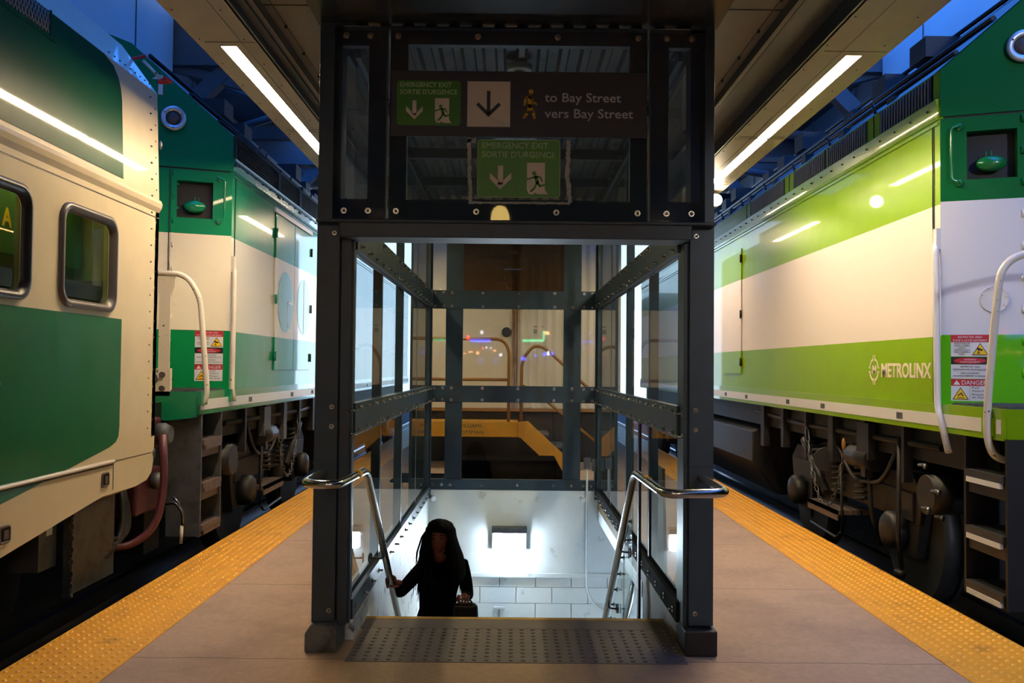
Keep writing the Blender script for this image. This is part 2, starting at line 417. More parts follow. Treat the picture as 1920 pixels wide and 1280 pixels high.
def tactile(x0, x1, name, label):
    b = MB(); b.box(x0, x1, -12, 30, -0.06, 0.004)
    n = 9; dx = (x1 - x0) / n
    y = 4.0; 
    while y < 16:
        for i in range(n):
            cx = x0 + dx * (i + .5)
            A = []; B = []
            for k in range(8):
                t = 2 * PI * k / 8
                A.append(b.v((cx + math.cos(t) * .0135, y + math.sin(t) * .0135, .004))); B.append(b.v((cx + math.cos(t) * .0065, y + math.sin(t) * .0065, .0115)))
            for k in range(8): b.f([A[k], A[(k + 1) % 8], B[(k + 1) % 8], B[k]], 0, True)
            b.f(B, 1)
        y += .0585
    o = struct(name, b, ['yellow', 'dome'], label); return o
tactile(-2.38, -1.86, 'trim_3', 'yellow tactile warning strip along the left platform edge')
tactile(2.17, 2.72, 'trim_4', 'yellow tactile warning strip along the right platform edge')

b = MB(); b.box(-0.80, 0.89, 4.50, 5.08, -0.001, 0.0035)
for i in range(28):
    for j in range(10):
        cx = -0.77 + i * .0605; cy = 4.53 + j * .058
        b.lathe([(.012, 0), (.0115, .0035), (.006, .0065)], (cx, cy, .003), m=0, n=8)
struct('trim_5', b, 'mat_grey', 'grey tactile warning field before the top stair')
b = MB(); b.box(-0.815, 0.905, 5.08, 5.262, -0.001, 0.0025); b.box(-0.815, 0.905, 5.075, 5.083, 0.0, 0.0045)
struct('trim_6', b, 'mat_grey')
b = MB(); b.box(-0.82, 0.91, 5.262, 5.30, -0.02, 0.004)
struct('trim_7', b, 'yellow_old', 'yellow painted nosing of the top stair')

# stairs
b = MB()
for k in range(1, 14):
    y0 = 5.30 + .22 * (k - 1); b.box(-0.82, 0.91, y0, y0 + .24, -0.2 * k - .25, -0.2 * k)
    b.box(-0.82, 0.91, y0 - .002, y0 + .02, -0.2 * k, -0.2 * (k - 1))
st = struct('floor_stairs', b, 'concrete')
b = MB(); b.box(-0.83, 2.6, 8.1, 9.42, -2.9, -2.8); struct('floor_landing', b, 'concrete')

# stairwell walls
b = MB(); b.box(-0.95, HX0, 4.95, 9.52, -2.8, 0.10)
struct('wall_stairwell_left', b, 'scuffed_wall', 'scuffed white side wall of the stairwell')
b = MB(); b.box(-0.95, 1.02, 9.40, 9.55, -0.69, 0.19); b.box(1.02, 2.4, 9.40, 9.55, -0.69, -.125)
# block work below the ledge, joints as recesses
b.box(-0.95, 2.4, 9.44, 9.55, -2.8, -0.69)
z = -0.69; r = 0
b.box(-0.83, 2.4, 9.385, 9.44, -0.70, -0.66)
while z > -2.7:
    h = 0.115 if r == 0 else 0.165
    x = -0.83 - (0.2 if r % 2 else 0.0)
    while x < 2.4:
        x0 = max(x, -.83); x1 = min(x + .367, 2.4)
        if x1 > x0 + .02: b.box(x0 + .002, x1 - .002, 9.405, 9.445, z - h + .003, z - .001 if r else z - .01)
        x += .37
    z -= h; r += 1
struct('wall_stairwell_back', b, 'white_wall', 'white end wall of the stairwell with painted blocks below a ledge')
b = MB(); b.box(HX1, 1.05, 6.30, 9.40, -0.12, 0.10)
struct('wall_stairwell_right', b, 'white_wall')
b = MB(); b.box(HX1, 1.05, 4.95, 6.25, -2.8, 0.10); struct('wall_stairwell_near', b, 'tan_wall', 'tan side wall of the stairwell below the right glazing')
b = MB(); b.box(2.3, 2.42, 6.2, 9.5, -2.8, -0.12); b.box(1.05, 2.42, 6.15, 6.25, -2.8, -0.12); struct('wall_stairwell_side', b, 'white_wall')
b = MB(); b.box(1.05, 2.42, 6.2, 9.5, -0.20, -0.12); struct('ceiling_side_passage', b, 'white_wall')

# track beds
for nm, x0, x1 in (('ground_left', -9, -2.36), ('ground_right', 2.70, 9.5)):
    b = MB(); b.box(x0, x1, -14, 60, -0.9, -0.56); struct(nm, b, 'ballast', 'dark ballast track bed')
b = MB()
for i in range(900):
    side = random.random() < .6
    x = random.uniform(-2.9, -2.42) if side else random.uniform(2.76, 3.2)
    y = random.uniform(3.2, 12); s_ = random.uniform(.018, .05)
    c = Vector((x, y, -0.555 + s_ * .4)); vs8 = []
    for q in range(8):
        vs8.append(b.v(c + Vector(((q & 1) * 2 - 1, ((q >> 1) & 1) * 2 - 1, ((q >> 2) & 1) * 2 - 1)) * s_ * random.uniform(.35, .8)))
    for q in ((0, 2, 3, 1), (4, 5, 7, 6), (0, 1, 5, 4), (2, 6, 7, 3), (0, 4, 6, 2), (1, 3, 7, 5)): b.f([vs8[t] for t in q])
o = obj('ballast_stones', b, 'stone'); tag(o, 'loose dark ballast stones between track and platform wall', 'gravel', kind='stuff')

def rail(x, lab, grp=None):
    b = MB(); prof = [(-.07, 0), (.07, 0), (.07, .02), (.012, .035), (.012, .12), (.035, .13), (.035, .165), (-.035, .165), (-.035, .13), (-.012, .12), (-.012, .035), (-.07, .02)]
    b.prism([(x + p[0], -.56 + .05 + p[1] - .0) for p in prof], -14, 40, 'y')
    o = obj('rail', b, 'rail'); tag(o, lab, 'rail', grp)
rail(-3.28, 'steel running rail beside the left platform edge, under the cream coach')
rail(3.68, 'shiny steel running rail beside the right platform edge, under the lime locomotive')

# canopy over the platform
b = MB(); b.box(-1.40, 1.50, 0.6, 13.2, 3.42, 3.50)
b.box(-1.40, -1.37, 0.6, 13.2, 3.36, 3.42); b.box(1.47, 1.50, 0.6, 13.2, 3.36, 3.42)
struct('ceiling', b, 'canopy_grey', 'grey metal canopy ceiling')
b = MB()
for x in (-1.32, -1.02, 1.12, 1.42): b.box(x - .002, x + .002, .6, 13.2, 3.416, 3.42)
for y in (4.9, 6.9, 8.9): b.box(-1.37, 1.47, y, y + .006, 3.416, 3.42)
for y in [4.3 + .45 * k for k in range(12)]:
    for x in (-1.32, 1.42): b.cyl((x, y, 3.42), (x, y, 3.40), .009, m=0, n=8)
struct('trim_8', b, 'canopy_dark')
def soffit(x0, x1, l0, l1, ydiv, nm):
    b = MB()
    y0, y1 = -9.0, 13.2
    b.box(x0, l0, y0, y1, 3.30, 3.44); b.box(l1, x1, y0, y1, 3.30, 3.44)
    prev = y0
    for (a, c) in ydiv:
        b.box(l0, l1, prev, a, 3.30, 3.44); prev = c
    b.box(l0, l1, prev, y1, 3.30, 3.44)
    b.box(l0, l1, y0, y1, 3.36, 3.44)
    for (a, c) in ydiv:
        b.box(x0 + .05, x1 - .02, a - .075, a - .07, 3.298, 3.30, 1)
        b.box(x0 + .05, x1 - .02, c + .012, c + .015, 3.298, 3.30, 1)
    mid = l1 + .05 if x0 < 0 else l0 - .05
    b.box(mid - .0015, mid + .0015, y0, y1, 3.298, 3.30, 1)
    y = 3.0
    while y < 9:
        for x in (x0 + .035, x1 - .07): b.cyl((x, y, 3.30), (x, y, 3.296), .005, m=1, n=6)
        y += .42
    # rolled edge facing the platform centre
    xi = x1 if x0 < 0 else x0
    b.box(xi - .012, xi + .012, y0, y1, 3.30, 3.425, 1)
    return struct(nm, b, ['canopy', 'canopy_dark'])
LD = [(-8.2, -6.35), (-6.32, -4.47), (-4.4, -2.5), (5.22, 7.11), (7.135, 8.3), (11.2, 13.0)]
RD = [(-8.2, -6.35), (-6.32, -4.47), (-4.4, -2.5), (5.27, 7.19), (7.22, 9.0), (11.2, 13.0)]
soffit(-1.82, -1.46, -1.70, -1.61, LD, 'ceiling_soffit_left')
soffit(1.75, 2.18, 1.955, 2.045, RD, 'ceiling_soffit_right')
b = MB(); b.box(1.50, 1.75, .6, 13.2, 3.40, 3.46); b.box(1.52, 1.535, .6, 13.2, 3.38, 3.40)
struct('ceiling_soffit_inner', b, 'canopy_dark')
b = MB(); b.box(-1.46, -1.40, .6, 13.2, 3.34, 3.44); struct('trim_9', b, 'canopy_dark')
# dark glossy soffit over the stair head
b = MB(); b.box(-1.02, 1.07, 3.3, 4.72, 3.24, 3.418); struct('ceiling_stair_head', b, 'steel_hi', 'dark glossy soffit panel above the stair entrance')

# train shed: duct walls, roof, bents, end wall
def wallduct(nm, x, s):
    b = MB()
    b.box(min(x, x + s * .15), max(x, x + s * .15), -10, 12.4, 4.75, 8.4)
    for k in range(12):
        y = -9.2 + 1.85 * k; b.box(min(x, x - s * .012), max(x, x - s * .012), y, y + .012, 4.75, 8.4, 1)
    struct(nm, b, ['duct', 'shed'], 'pale smoke duct wall in blue dusk light')
wallduct('wall_duct_left', -4.7, -1); wallduct('wall_duct_right', 5.1, 1)
for nm, x, s in (('wall_far_left', -5.6, -1), ('wall_far_right', 6.0, 1)):
    b = MB(); b.box(min(x, x + s * .15), max(x, x + s * .15), 12.6, 34, 4.2, 8.4)
    for k in range(9): b.box(min(x, x - s * .03), max(x, x - s * .03), 13.5 + 2.2 * k, 13.56 + 2.2 * k, 4.2, 8.4)
    struct(nm, b, 'duct')
b = MB(); b.box(-12, -7.5, -14, 34, -0.9, 8.4); struct('wall_left', b, 'shed_dark')
b = MB(); b.box(1.3, 2.3, 22, 26, 0, 3.3); struct('wall_reflection_block', b, 'shed')  # added unseen block, stops the bright reflection in the right glazing
b = MB(); b.box(8.0, 12, -14, 34, -0.9, 8.4); struct('wall_right', b, 'shed_dark')
b = MB(); b.box(-12, 12, -14.4, -14, -0.9, 8.6); struct('wall_behind', b, 'shed')
b = MB(); b.box(-2.0, 2.5, -14, 12.4, 6.6, 6.9); b.box(-12, -2.9, -14, 12.4, 6.9, 7.1); b.box(5.1, 12, -14, 12.4, 6.9, 7.1)
b.box(-12, -4.4, 12.4, 34, 6.4, 6.9); b.box(4.8, 12, 12.4, 34, 6.4, 6.9); b.box(-2.4, 2.9, 12.4, 34, 6.3, 6.9)
b.box(-2.9, -2.0, -14, -2, 6.9, 7.1); b.box(2.5, 5.1, -14, -2, 6.9, 7.1)  # added covers over the track slots, out of view, cut the blue sky light
struct('roof', b, 'shed')
def bent(y, i):
    b = MB(); b.box(-9, 9, y, y + .35, 5.6, 6.3)
    for x in (-5.3, 5.6): b.box(x - .16, x + .16, y + .02, y + .33, -0.6, 5.6)
    for s, x in ((1, -5.14), (-1, 5.44)):
        b.prism([(x, 4.3), (x + s * 1.3, 5.6), (x + s * 1.0, 5.6), (x, 4.6)], y + .08, y + .26, 'y')
        b.prism([(x + s * .2, 5.6), (x + s * 1.9, 5.15), (x + s * 1.9, 5.28), (x + s * .6, 5.62)], y + .10, y + .24, 'y')
    struct('beam_%d' % i, b, 'shed')
for i, y in enumerate((12.45, 18.6, 24.8)): bent(y, i + 1)
b = MB()
for k in range(6):
    b.cyl((-4.66 + 0, -8 + 0, 5.0 + .09 * k), (-4.66, 12.4, 5.0 + .09 * k), .018, n=6)
b.bm.free()
# overhead struts seen against the duct openings
b = MB()
for (p, q, w) in (((-4.6, 9.8, 5.9), (-2.3, 9.8, 5.0), .06), ((-4.6, 14.5, 5.2), (-2.5, 14.5, 5.9), .07), ((-4.6, 14.5, 5.9), (-2.5, 14.5, 5.2), .05), ((4.9, 13.2, 4.85), (2.9, 13.2, 5.0), .07), ((2.8, 16.5, 5.3), (5.6, 16.5, 4.9), .08)):
    b.tube([p, q], w, n=4)
b.box(-5.3, -2.2, 13.0, 13.14, 4.72, 4.9); b.box(2.6, 5.7, 13.4, 13.5, 4.55, 4.62)
o = struct('beam_struts', b, 'shed')

# ================================================================ LAMPS
def strip(x0, x1, y0, y1, lab, grp=None):
    t = thing('strip_light', lab, 'light', ((x0 + x1) / 2, (y0 + y1) / 2, 3.31), grp)
    b = MB(); b.box(x0 + .004, x1 - .004, y0 + .006, y1 - .006, 3.303, 3.312); obj('diffuser', b, 'lamp', t)
    b = MB(); b.box(x0, x1, y0, y1, 3.313, 3.352); obj('housing', b, 'white_paint', t)
    return t
for lst, x0, x1, side in ((LD, -1.70, -1.61, 'left'), (RD, 1.955, 2.045, 'right')):
    other = 'cream coach' if side == 'left' else 'lime locomotive'
    for k, (a, c) in enumerate(lst):  # first three runs are added fill lamps, out of view
        if k < 3: lab = 'added fill strip light beside the %s track, unseen behind the photographer' % side; g = 'added fill strip lights behind the photographer on the %s' % side
        else:
            lab = ['', '', '', 'long glowing strip light in the %s canopy soffit, nearest one beside the %s' % (side, other),
                   'short looking strip light just beyond the long one in the %s canopy soffit' % side,
                   'added strip light on the %s, hidden behind the stair enclosure to light the trailer' % side][k]; g = 'strip lights in the %s canopy soffit' % side  # last run is added out of sight to brighten the trailer
        strip(x0, x1, a, c, lab, g)

# round floodlight beyond the right soffit
t = thing('floodlight', 'glaring round floodlight under the far end of the right canopy edge', 'light', (2.06, 9.3, 3.19))
b = MB(); b.ball((2.08, 9.2, 3.18), .062, n=20); obj('bulb', b, 'bulb', t)
b = MB(); b.lathe([(.05, 0), (.085, .03), (.09, .10), (.03, .13)], (2.06, 9.23, 3.19), (0, 1, 0)); b.cyl((2.06, 9.3, 3.25), (2.06, 9.3, 3.31), .012); obj('housing', b, 'dark', t)
t = thing('track_fill_light', 'added cool white fill light over the right track, unseen behind the photographer', 'light', (4.6, -6.0, 4.6))  # added fill light for the right engine's end, never in view
b = MB(); b.box(4.3, 4.9, -6.15, -6.02, 4.4, 4.8); b.cyl((4.6, -6.1, 4.8), (4.6, -6.1, 6.9), .03); obj('housing', b, 'dark', t)
b = MB(); b.box(4.33, 4.87, -6.02, -6.01, 4.43, 4.77); obj('lens', b, 'fill_lens', t)
sl = bpy.data.lights.new('fill_light_beam', 'SPOT'); sl.energy = 1150; sl.color = (.86, .91, 1.0); sl.spot_size = math.radians(38); sl.spot_blend = .5; sl.shadow_soft_size = .25
so = bpy.data.objects.new('beam', sl); COL.objects.link(so); so.parent = t; so.location = (0, .03, 0)
so.rotation_euler = (Vector((4.3, 6, 1.3)) - Vector((4.6, -6, 4.6))).to_track_quat('-Z', 'Y').to_euler()
t = thing('pendant_light', 'yellow bell shaped pendant light mirrored in the glass header, hung behind the photographer', 'light', (-.17, -3.8, 3.6))
b = MB(); b.lathe([(.14, 0), (.13, .08), (.10, .16), (.05, .2)], (-.17, -3.8, 3.6), n=24); obj('shade', b, 'bell', t)
b = MB(); b.cyl((-.17, -3.8, 3.8), (-.17, -3.8, 6.6), .01); obj('cord', b, 'black', t)
b = MB(); b.box(-.14, .19, 1.95, 2.30, 3.245, 3.26); o = obj('ceiling_light', b, 'bluepanel'); tag(o, 'cool white ceiling light mirrored above the small emergency exit sign', 'light')
b = MB(); b.box(-.16, .21, 1.93, 2.32, 3.262, 3.418)
obj('frame', b, 'dark', o)

# ================================================================ STAIR ENCLOSURE
enc = thing('stair_enclosure', 'dark steel and glass enclosure around the platform stairs', 'stair enclosure', (0.03, 4.7, 0))
def bolt(b, p, d, r=.011, h=.014, m=1, washer=True):
    p = Vector(p); d = Vector(d)
    if washer: b.cyl(p, p + d * .003, r * 1.7, m=m, n=12)
    b.cyl(p, p + d * h, r * .75, m=m, n=8); b.ball(p + d * h, r * .8, m=m, n=8)
XL0, XL, XR, XR1 = -1.007, -0.83, 0.895, 1.05
YF = 4.68
# corner posts
for s, x0, x1, lab in ((0, -1.007, -0.889, None), (1, 0.925, 1.05, None)):
    b = MB(); b.box(x0, x1, YF, YF + .13, 0.14, 3.24)
    for z in (.20, 1.14, 1.24, 2.14): bolt(b, ((x0 + x1) / 2 + .03 * (1 if s == 0 else -1), YF, z), (0, -1, 0), .008, .012)
    b.box(x0 - .004, x1 + .004, YF - .004, YF + .134, .95, .955)
    o = obj('post', b, ['steel', 'bolt'], enc, bevel=.006)
for s, x0, x1 in ((0, XL - .055, XL - .005), (1, XR + .005, XR + .03)):
    b = MB()
    b.box(x0, x1, YF + .03, YF + .20, 0.12, 2.12)
    b.box(x0 + .01, x1 + (.012 if s == 0 else 0), YF + .06, YF + .09, 0.12, 2.12)
    xi = x1 if s == 0 else x0; d = 1 if s == 0 else -1
    for z in (1.10, 1.22):
        for y in (YF + .06, YF + .15): bolt(b, (xi, y, z), (d, 0, 0), .010, .02)
    obj('door_jamb', b, ['steel', 'bolt'], enc, bevel=.004)
# base blocks
b = MB(); b.prism([(-1.03, 0), (-1.03, .095), (-1.0, .14), (-.885, .14), (-.865, .10), (-.865, 0)], 4.63, 4.86, 'y'); obj('base_block', b, 'kerb', enc, bevel=.008, label='chipped grey concrete foot of the left post')
b = MB(); b.box(.895, 1.06, 4.62, 4.86, 0, .13); obj('base_block', b, 'black', enc, bevel=.008, label='foot of the right post, its shade put in as black')  # black material holds the shade that falls on this foot
# kerbs along both sides and the back
b = MB(); b.prism([(-1.0, 0), (-1.0, .09), (-.96, .13), (-.86, .13), (XL + .012, .05), (XL + .012, 0)], 4.86, 5.28, 'y'); b.prism([(-1.0, 0), (-1.0, .10), (-.96, .13), (XL - .004, .13), (XL - .004, 0)], 5.28, 9.5, 'y')
obj('kerb', b, 'scuffed_wall', enc)
b = MB(); b.prism([(1.05, 0), (1.05, .10), (1.02, .13), (XR + .02, .13), (XR - .0, .05), (XR - .0, 0)], 4.86, 5.28, 'y'); b.prism([(1.05, 0), (1.05, .10), (1.02, .13), (XR + .02, .13), (XR + .02, 0)], 5.28, 9.5, 'y')
obj('kerb', b, 'tan_wall', enc)

# side walls
def side(s):
    xi = XL if s == 0 else XR             # inner face of the beams
    d = 1 if s == 0 else -1               # towards the stairs
    def bx(b, a, c, y0, y1, z0, z1, m=0):
        p, q = xi - d * a, xi - d * c; b.box(min(p, q), max(p, q), y0, y1, z0, z1, m)
    def bar(z0, z1, nm, rows, y0=YF + .13, y1=9.4, a=-.012, c=.015):
        b = MB(); bx(b, a, c, y0, y1, z0, z1); bx(b, .045, .065, y0, y1, z0 + .01, z1 - .01)
        k = 0; y = y0 + .1
        while y < y1 - .08:
            for z in rows: bolt(b, (xi - d * a, y, z), (d, 0, 0), .010, .018)
            y += .285
        return obj(nm, b, ['steel_shaded' if (nm == 'bottom_rail' and s == 1) else 'steel', 'bolt'], enc, bevel=.003)
    bar(2.07, 2.245, 'upper_beam', (2.095, 2.215)); bar(1.085, 1.255, 'middle_beam', (1.11, 1.23)); bar(.12, .225, 'bottom_rail', (.165,))
    bar(3.10, 3.20, 'top_rail', (3.15,))
    for y in (5.93, 7.10, 8.17):
        b = MB(); bx(b, .0155, .055, y, y + .05, .225, 3.1); bx(b, .05, .075, y, y + .05, .13, 3.2)
        bx(b, .03, .04, y + .05, y + .065, .225, 3.1)
        obj('mullion', b, 'steel', enc, bevel=.003)
    b = MB(); bx(b, .0, .14, 9.30, 9.47, .1, 3.2); bx(b, -.02, .0, 9.36, 9.39, .1, 3.1); obj('post', b, 'steel', enc, bevel=.004)
    rows_ = [(.225, 1.085), (1.255, 2.07), (2.245, 3.1)]; cols = [(YF + .2, 5.93), (5.98, 7.10), (7.15, 8.17), (8.22, 9.30)]
    for z0, z1 in rows_:
        for y0, y1 in cols:
            b = MB(); bx(b, .016, .024, y0 - .01, y1 + .01, z0 - .03, z1 + .03); obj('glass_pane', b, 'glass', enc)
side(0); side(1)
# back wall
YB = 9.40
b = MB()
for x0, x1 in ((-.674, -.497), (.549, .732)): b.box(x0, x1, YB + .012, YB + .05, .2, 3.2)
obj('back_mullion', b, 'steel', enc, bevel=.003)
for z0, z1, nm in ((2.06, 2.25, 'upper_beam'), (1.09, 1.262, 'middle_beam'), (.185, .296, 'bottom_rail'), (3.08, 3.2, 'top_rail')):
    b = MB(); b.box(XL - .05, XR + .05, YB, YB + .06, z0, z1)
    for x in (-.79, -.70, -.61, -.29, .08, .453, .64, .76, .85):
        for z in ((z0 + .025, z1 - .025) if nm[0] in 'um' else ((z0 + z1) / 2,)): bolt(b, (x, YB, z), (0, -1, 0), .010, .010)
    obj(nm, b, ['steel', 'bolt'], enc, bevel=.003)
for x0, x1 in ((XL, -.674), (-.497, .549), (.732, XR)):
    for z0, z1 in ((.296, 1.09), (1.262, 2.06), (2.25, 3.08)):
        b = MB(); b.box(x0 - .005, x1 + .005, YB + .02, YB + .028, z0 - .01, z1 + .01)
        tint = (x0 == -.497 and z0 == 2.25)
        obj('glass_pane', b, 'glass_tint' if tint else 'glass', enc, label='brown tinted centre pane at the top of the back wall' if tint else None)
# front header
b = MB(); b.box(-.885, .925, YF - .06, YF + .16, 2.112, 2.195); b.box(-1.0, 1.045, YF - .075, YF + .01, 2.185, 2.203)
obj('lintel', b, 'steel', enc, bevel=.005)
b = MB()
def ring(b, x0, x1, z0, z1, hx0, hx1, hz0, hz1, y0, y1, m=0):
    b.box(x0, hx0, y0, y1, z0, z1, m); b.box(hx1, x1, y0, y1, z0, z1, m); b.box(hx0, hx1, y0, y1, z0, hz0, m); b.box(hx0, hx1, y0, y1, hz1, z1, m)
ring(b, -.93, -.655, 2.215, 3.22, -.905, -.752, 2.318, 3.12, YF + .0, YF + .05)
for x in (-.87, -.755 + .01): 
    for z in (2.255, 3.17): bolt(b, (x + .0, YF - .008, z), (0, -1, 0), .010, .008)
obj('header_side_frame', b, ['steel', 'bolt'], enc, bevel=.003)
b = MB(); ring(b, .713, 1.0, 2.215, 3.22, .811, .972, 2.318, 3.125, YF + .0, YF + .05)
for x in (.80, .93):
    for z in (2.255, 3.17): bolt(b, (x, YF - .008, z), (0, -1, 0), .010, .008)
obj('header_side_frame', b, ['steel', 'bolt'], enc, bevel=.003)
b = MB()
b.box(-.64, -.55, YF, YF + .05, 2.205, 3.22); b.box(.61, .70, YF, YF + .05, 2.205, 3.22)
b.box(-.55, .61, YF, YF + .05, 2.205, 2.315); b.box(-.55, .61, YF, YF + .05, 3.13, 3.22)
for x in (-.60, -.185, .23, .65):
    for z in (2.255, 3.17): bolt(b, (x, YF - .008, z), (0, -1, 0), .010, .008)
obj('header_centre_frame', b, ['steel', 'bolt'], enc, bevel=.003)
for x0, x1, nm in ((-.93, -.66, 'glass_pane'), (-.638, .698, 'glass_pane'), (.718, 1.0, 'glass_pane')):
    b = MB(); b.box(x0, x1, YF - .008, YF - .0005, 2.21, 3.2); obj(nm, b, 'glass_dusty' if x0 != -.638 else 'glass_header', enc)
b = MB()
def ragged(b, pts, w):
    for (x0, z0), (x1, z1) in zip(pts, pts[1:]):
        n = 14
        L = math.hypot(x1 - x0, z1 - z0); nx, nz = -(z1 - z0) / L, (x1 - x0) / L; pr = None
        for k in range(n + 1):
            t = k / n; cx, cz = x0 + (x1 - x0) * t, z0 + (z1 - z0) * t; a, c = w * random.uniform(.7, 1.4), w * random.uniform(.7, 1.4)
            cur = [b.v((cx + nx * a, YF - .0105, cz + nz * a)), b.v((cx - nx * c, YF - .0105, cz - nz * c)), b.v((cx - nx * c, YF - .0085, cz - nz * c)), b.v((cx + nx * a, YF - .0085, cz + nz * a))]
            if pr:
                for q in range(4): b.f([pr[q], pr[(q + 1) % 4], cur[(q + 1) % 4], cur[q]])
            else: b.f(cur)
            pr = cur
        b.f(pr)
ragged(b, [(-.225, 2.635), (-.222, 2.47), (-.215, 2.305)], .009); ragged(b, [(.292, 2.632), (.285, 2.45), (.300, 2.305)], .010); ragged(b, [(-.225, 2.303), (.04, 2.303), (.30, 2.303)], .006)
ragged(b, [(-.235, 2.63), (-.19, 2.625)], .012)
obj('sealant', b, 'tape', enc, label='ragged white sealant smeared around the small exit sign')
# roof deck of the enclosure, corrugated
b = MB(); pts = []; x = -1.0
while x < 1.04:
    pts += [(x, 3.235), (x + .055, 3.235), (x + .07, 3.205), (x + .105, 3.205)]; x += .12
pts += [(1.05, 3.235)]
top = [(p[0], p[1] + .006) for p in pts][::-1]
n = len(pts)
A = [b.v((p[0], YF + .05, p[1])) for p in pts]; B = [b.v((p[0], 9.5, p[1])) for p in pts]
A2 = [b.v((p[0], YF + .05, p[1] + .005)) for p in pts]; B2 = [b.v((p[0], 9.5, p[1] + .005)) for p in pts]
for i in range(n - 1): b.f([A[i], A[i + 1], B[i + 1], B[i]]); b.f([A2[i], B2[i], B2[i + 1], A2[i + 1]])
obj('roof_deck', b, 'midgrey', enc)
for y in (6.0, 7.2, 8.3): 
    b = MB(); b.box(-.98, 1.03, y, y + .06, 3.12, 3.2); obj('roof_joist', b, 'steel', enc, bevel=.003)
# thin black edge at the near right bay
b = MB(); b.box(.868, .885, 6.10, 6.16, -0.9, 1.085); obj('edge_trim', b, 'black', enc)

# dome camera under the roof deck
t = thing('dome_camera', 'small white dome camera under the enclosure roof, above the signboard', 'camera', (.035, 5.2, 3.12))
b = MB(); b.cyl((.035, 5.2, 3.200), (.035, 5.2, 3.165), .075, .07, n=24); obj('housing', b, 'label_white', t)
b = MB(); b.ball((.035, 5.2, 3.162), .035, n=16); obj('dome', b, 'chrome', t)

# ---------------- signs
def arrow(b, cx, cz, h, w, t, y0, y1, m=0):
    """down arrow with a chevron head"""
    ht = w * .5
    b.prism([(cx - t / 2, cz + h / 2), (cx + t / 2, cz + h / 2), (cx + t / 2, cz - h / 2 + t), (cx - t / 2, cz - h / 2 + t)], y0, y1, 'y', m)
    b.prism([(cx, cz - h / 2), (cx + w / 2, cz - h / 2 + ht), (cx + w / 2, cz - h / 2 + ht + t * 1.25), (cx, cz - h / 2 + t * 1.25), (cx - w / 2, cz - h / 2 + ht + t * 1.25), (cx - w / 2, cz - h / 2 + ht)], y0, y1, 'y', m)
def limb(b, pts, w, y0, y1, m=0):
    for (x0, z0), (x1, z1) in zip(pts, pts[1:]):
        L = math.hypot(x1 - x0, z1 - z0) or 1; nx, nz = -(z1 - z0) / L * w / 2, (x1 - x0) / L * w / 2
        b.prism([(x0 + nx, z0 + nz), (x1 + nx, z1 + nz), (x1 - nx, z1 - nz), (x0 - nx, z0 - nz)], y0, y1, 'y', m)
    for (x, z) in pts: b.cyl((x, y0, z), (x, y1, z), w / 2, m=m, n=12, smooth=False)
def running(b, ox, oz, s, y0, y1, m):
    """running figure, in a 1 x 1.3 doorway, s = door width"""
    P = lambda x, z: (ox + x * s, oz + z * s)
    c = P(.40, 1.42 - .38); b.cyl((c[0], y0, c[1]), (c[0], y1, c[1]), .12 * s, m=m, n=16, smooth=False)
    limb(b, [P(.50, .85), P(.58, .52)], .20 * s, y0, y1, m)
    limb(b, [P(.44, .86), P(.24, .78), P(.02, .72)], .09 * s, y0, y1, m)
    limb(b, [P(.52, .88), P(.74, .84), P(.84, .62)], .09 * s, y0, y1, m)
    limb(b, [P(.55, .50), P(.42, .22), P(.24, .06)], .12 * s, y0, y1, m)
    limb(b, [P(.60, .52), P(.72, .34), P(1.08, .44)], .12 * s, y0, y1, m)
def rrect(x0, x1, z0, z1, r, n=5):
    p = []
    for cx, cz, a in ((x1 - r, z1 - r, 0), (x0 + r, z1 - r, PI / 2), (x0 + r, z0 + r, PI), (x1 - r, z0 + r, 1.5 * PI)):
        for k in range(n + 1): t = a + PI / 2 * k / n; p.append((cx + r * math.cos(t), cz + r * math.sin(t)))
    return p
def exit_panel(root, x0, x1, z0, z1, y, green, txt, border=None):
    w = x1 - x0; h = z1 - z0
    b = MB(); b.prism(rrect(x0, x1, z0, z1, .018), y - .004, y, 'y'); pn = obj('panel', b, green, root)
    if border:
        b = MB(); q = rrect(x0, x1, z0, z1, .018); b.tube([(p[0], y - .004, p[1]) for p in q], .0022, closed=True, n=4); obj('border', b, border, pn)
    b = MB(); arrow(b, x0 + w * .28, z0 + h * .34, h * .42, w * .26, w * .062, y - .006, y - .004); obj('arrow', b, 'sign_white', pn)
    dx = x0 + w * .60; dz = z0 + h * .055; s = w * .22
    b = MB(); b.prism([(dx, dz + s * .25), (dx + s * .12, dz + s * .0), (dx + s * .42, dz + s * .0), (dx + s * .35, dz + s * .12), (dx + s * .62, dz), (dx + s * 1.18, dz), (dx + s, dz + s * .25), (dx + s, h * .55 + dz), (dx, h * .55 + dz)], y - .006, y - .004, 'y'); obj('doorway', b, 'sign_white', pn)
    b = MB(); running(b, dx, dz + .01, s, y - .0075, y - .0058, 0); obj('running_figure', b, green, pn)
    text('lettering', 'EMERGENCY EXIT', h * .145, frame((x0 + w * .05, y - .0045, z0 + h * .855), (1, 0, 0)), txt, pn, width=w * .80, bold=.0006)
    text('lettering', "SORTIE D'URGENCE", h * .145, frame((x0 + w * .05, y - .0045, z0 + h * .695), (1, 0, 0)), txt, pn, width=w * .89, bold=.0006)
YS = YF - .012
ds = thing('direction_sign', 'wide charcoal sign pointing down the stairs to Bay Street', 'sign', (.03, YS, 2.64))
b = MB(); b.box(-.632, .695, YS - .012, YS, 2.642, 2.985); obj('board', b, 'sign_dark', ds, bevel=.003)
exit_panel(ds, -.602, -.270, 2.698, 2.932, YS - .012, 'sign_green', 'sign_pale')
b = MB(); b.box(-.236, -.014, YS - .016, YS - .012, 2.694, 2.930); pn = obj('arrow_tile', b, 'sign_white', ds)
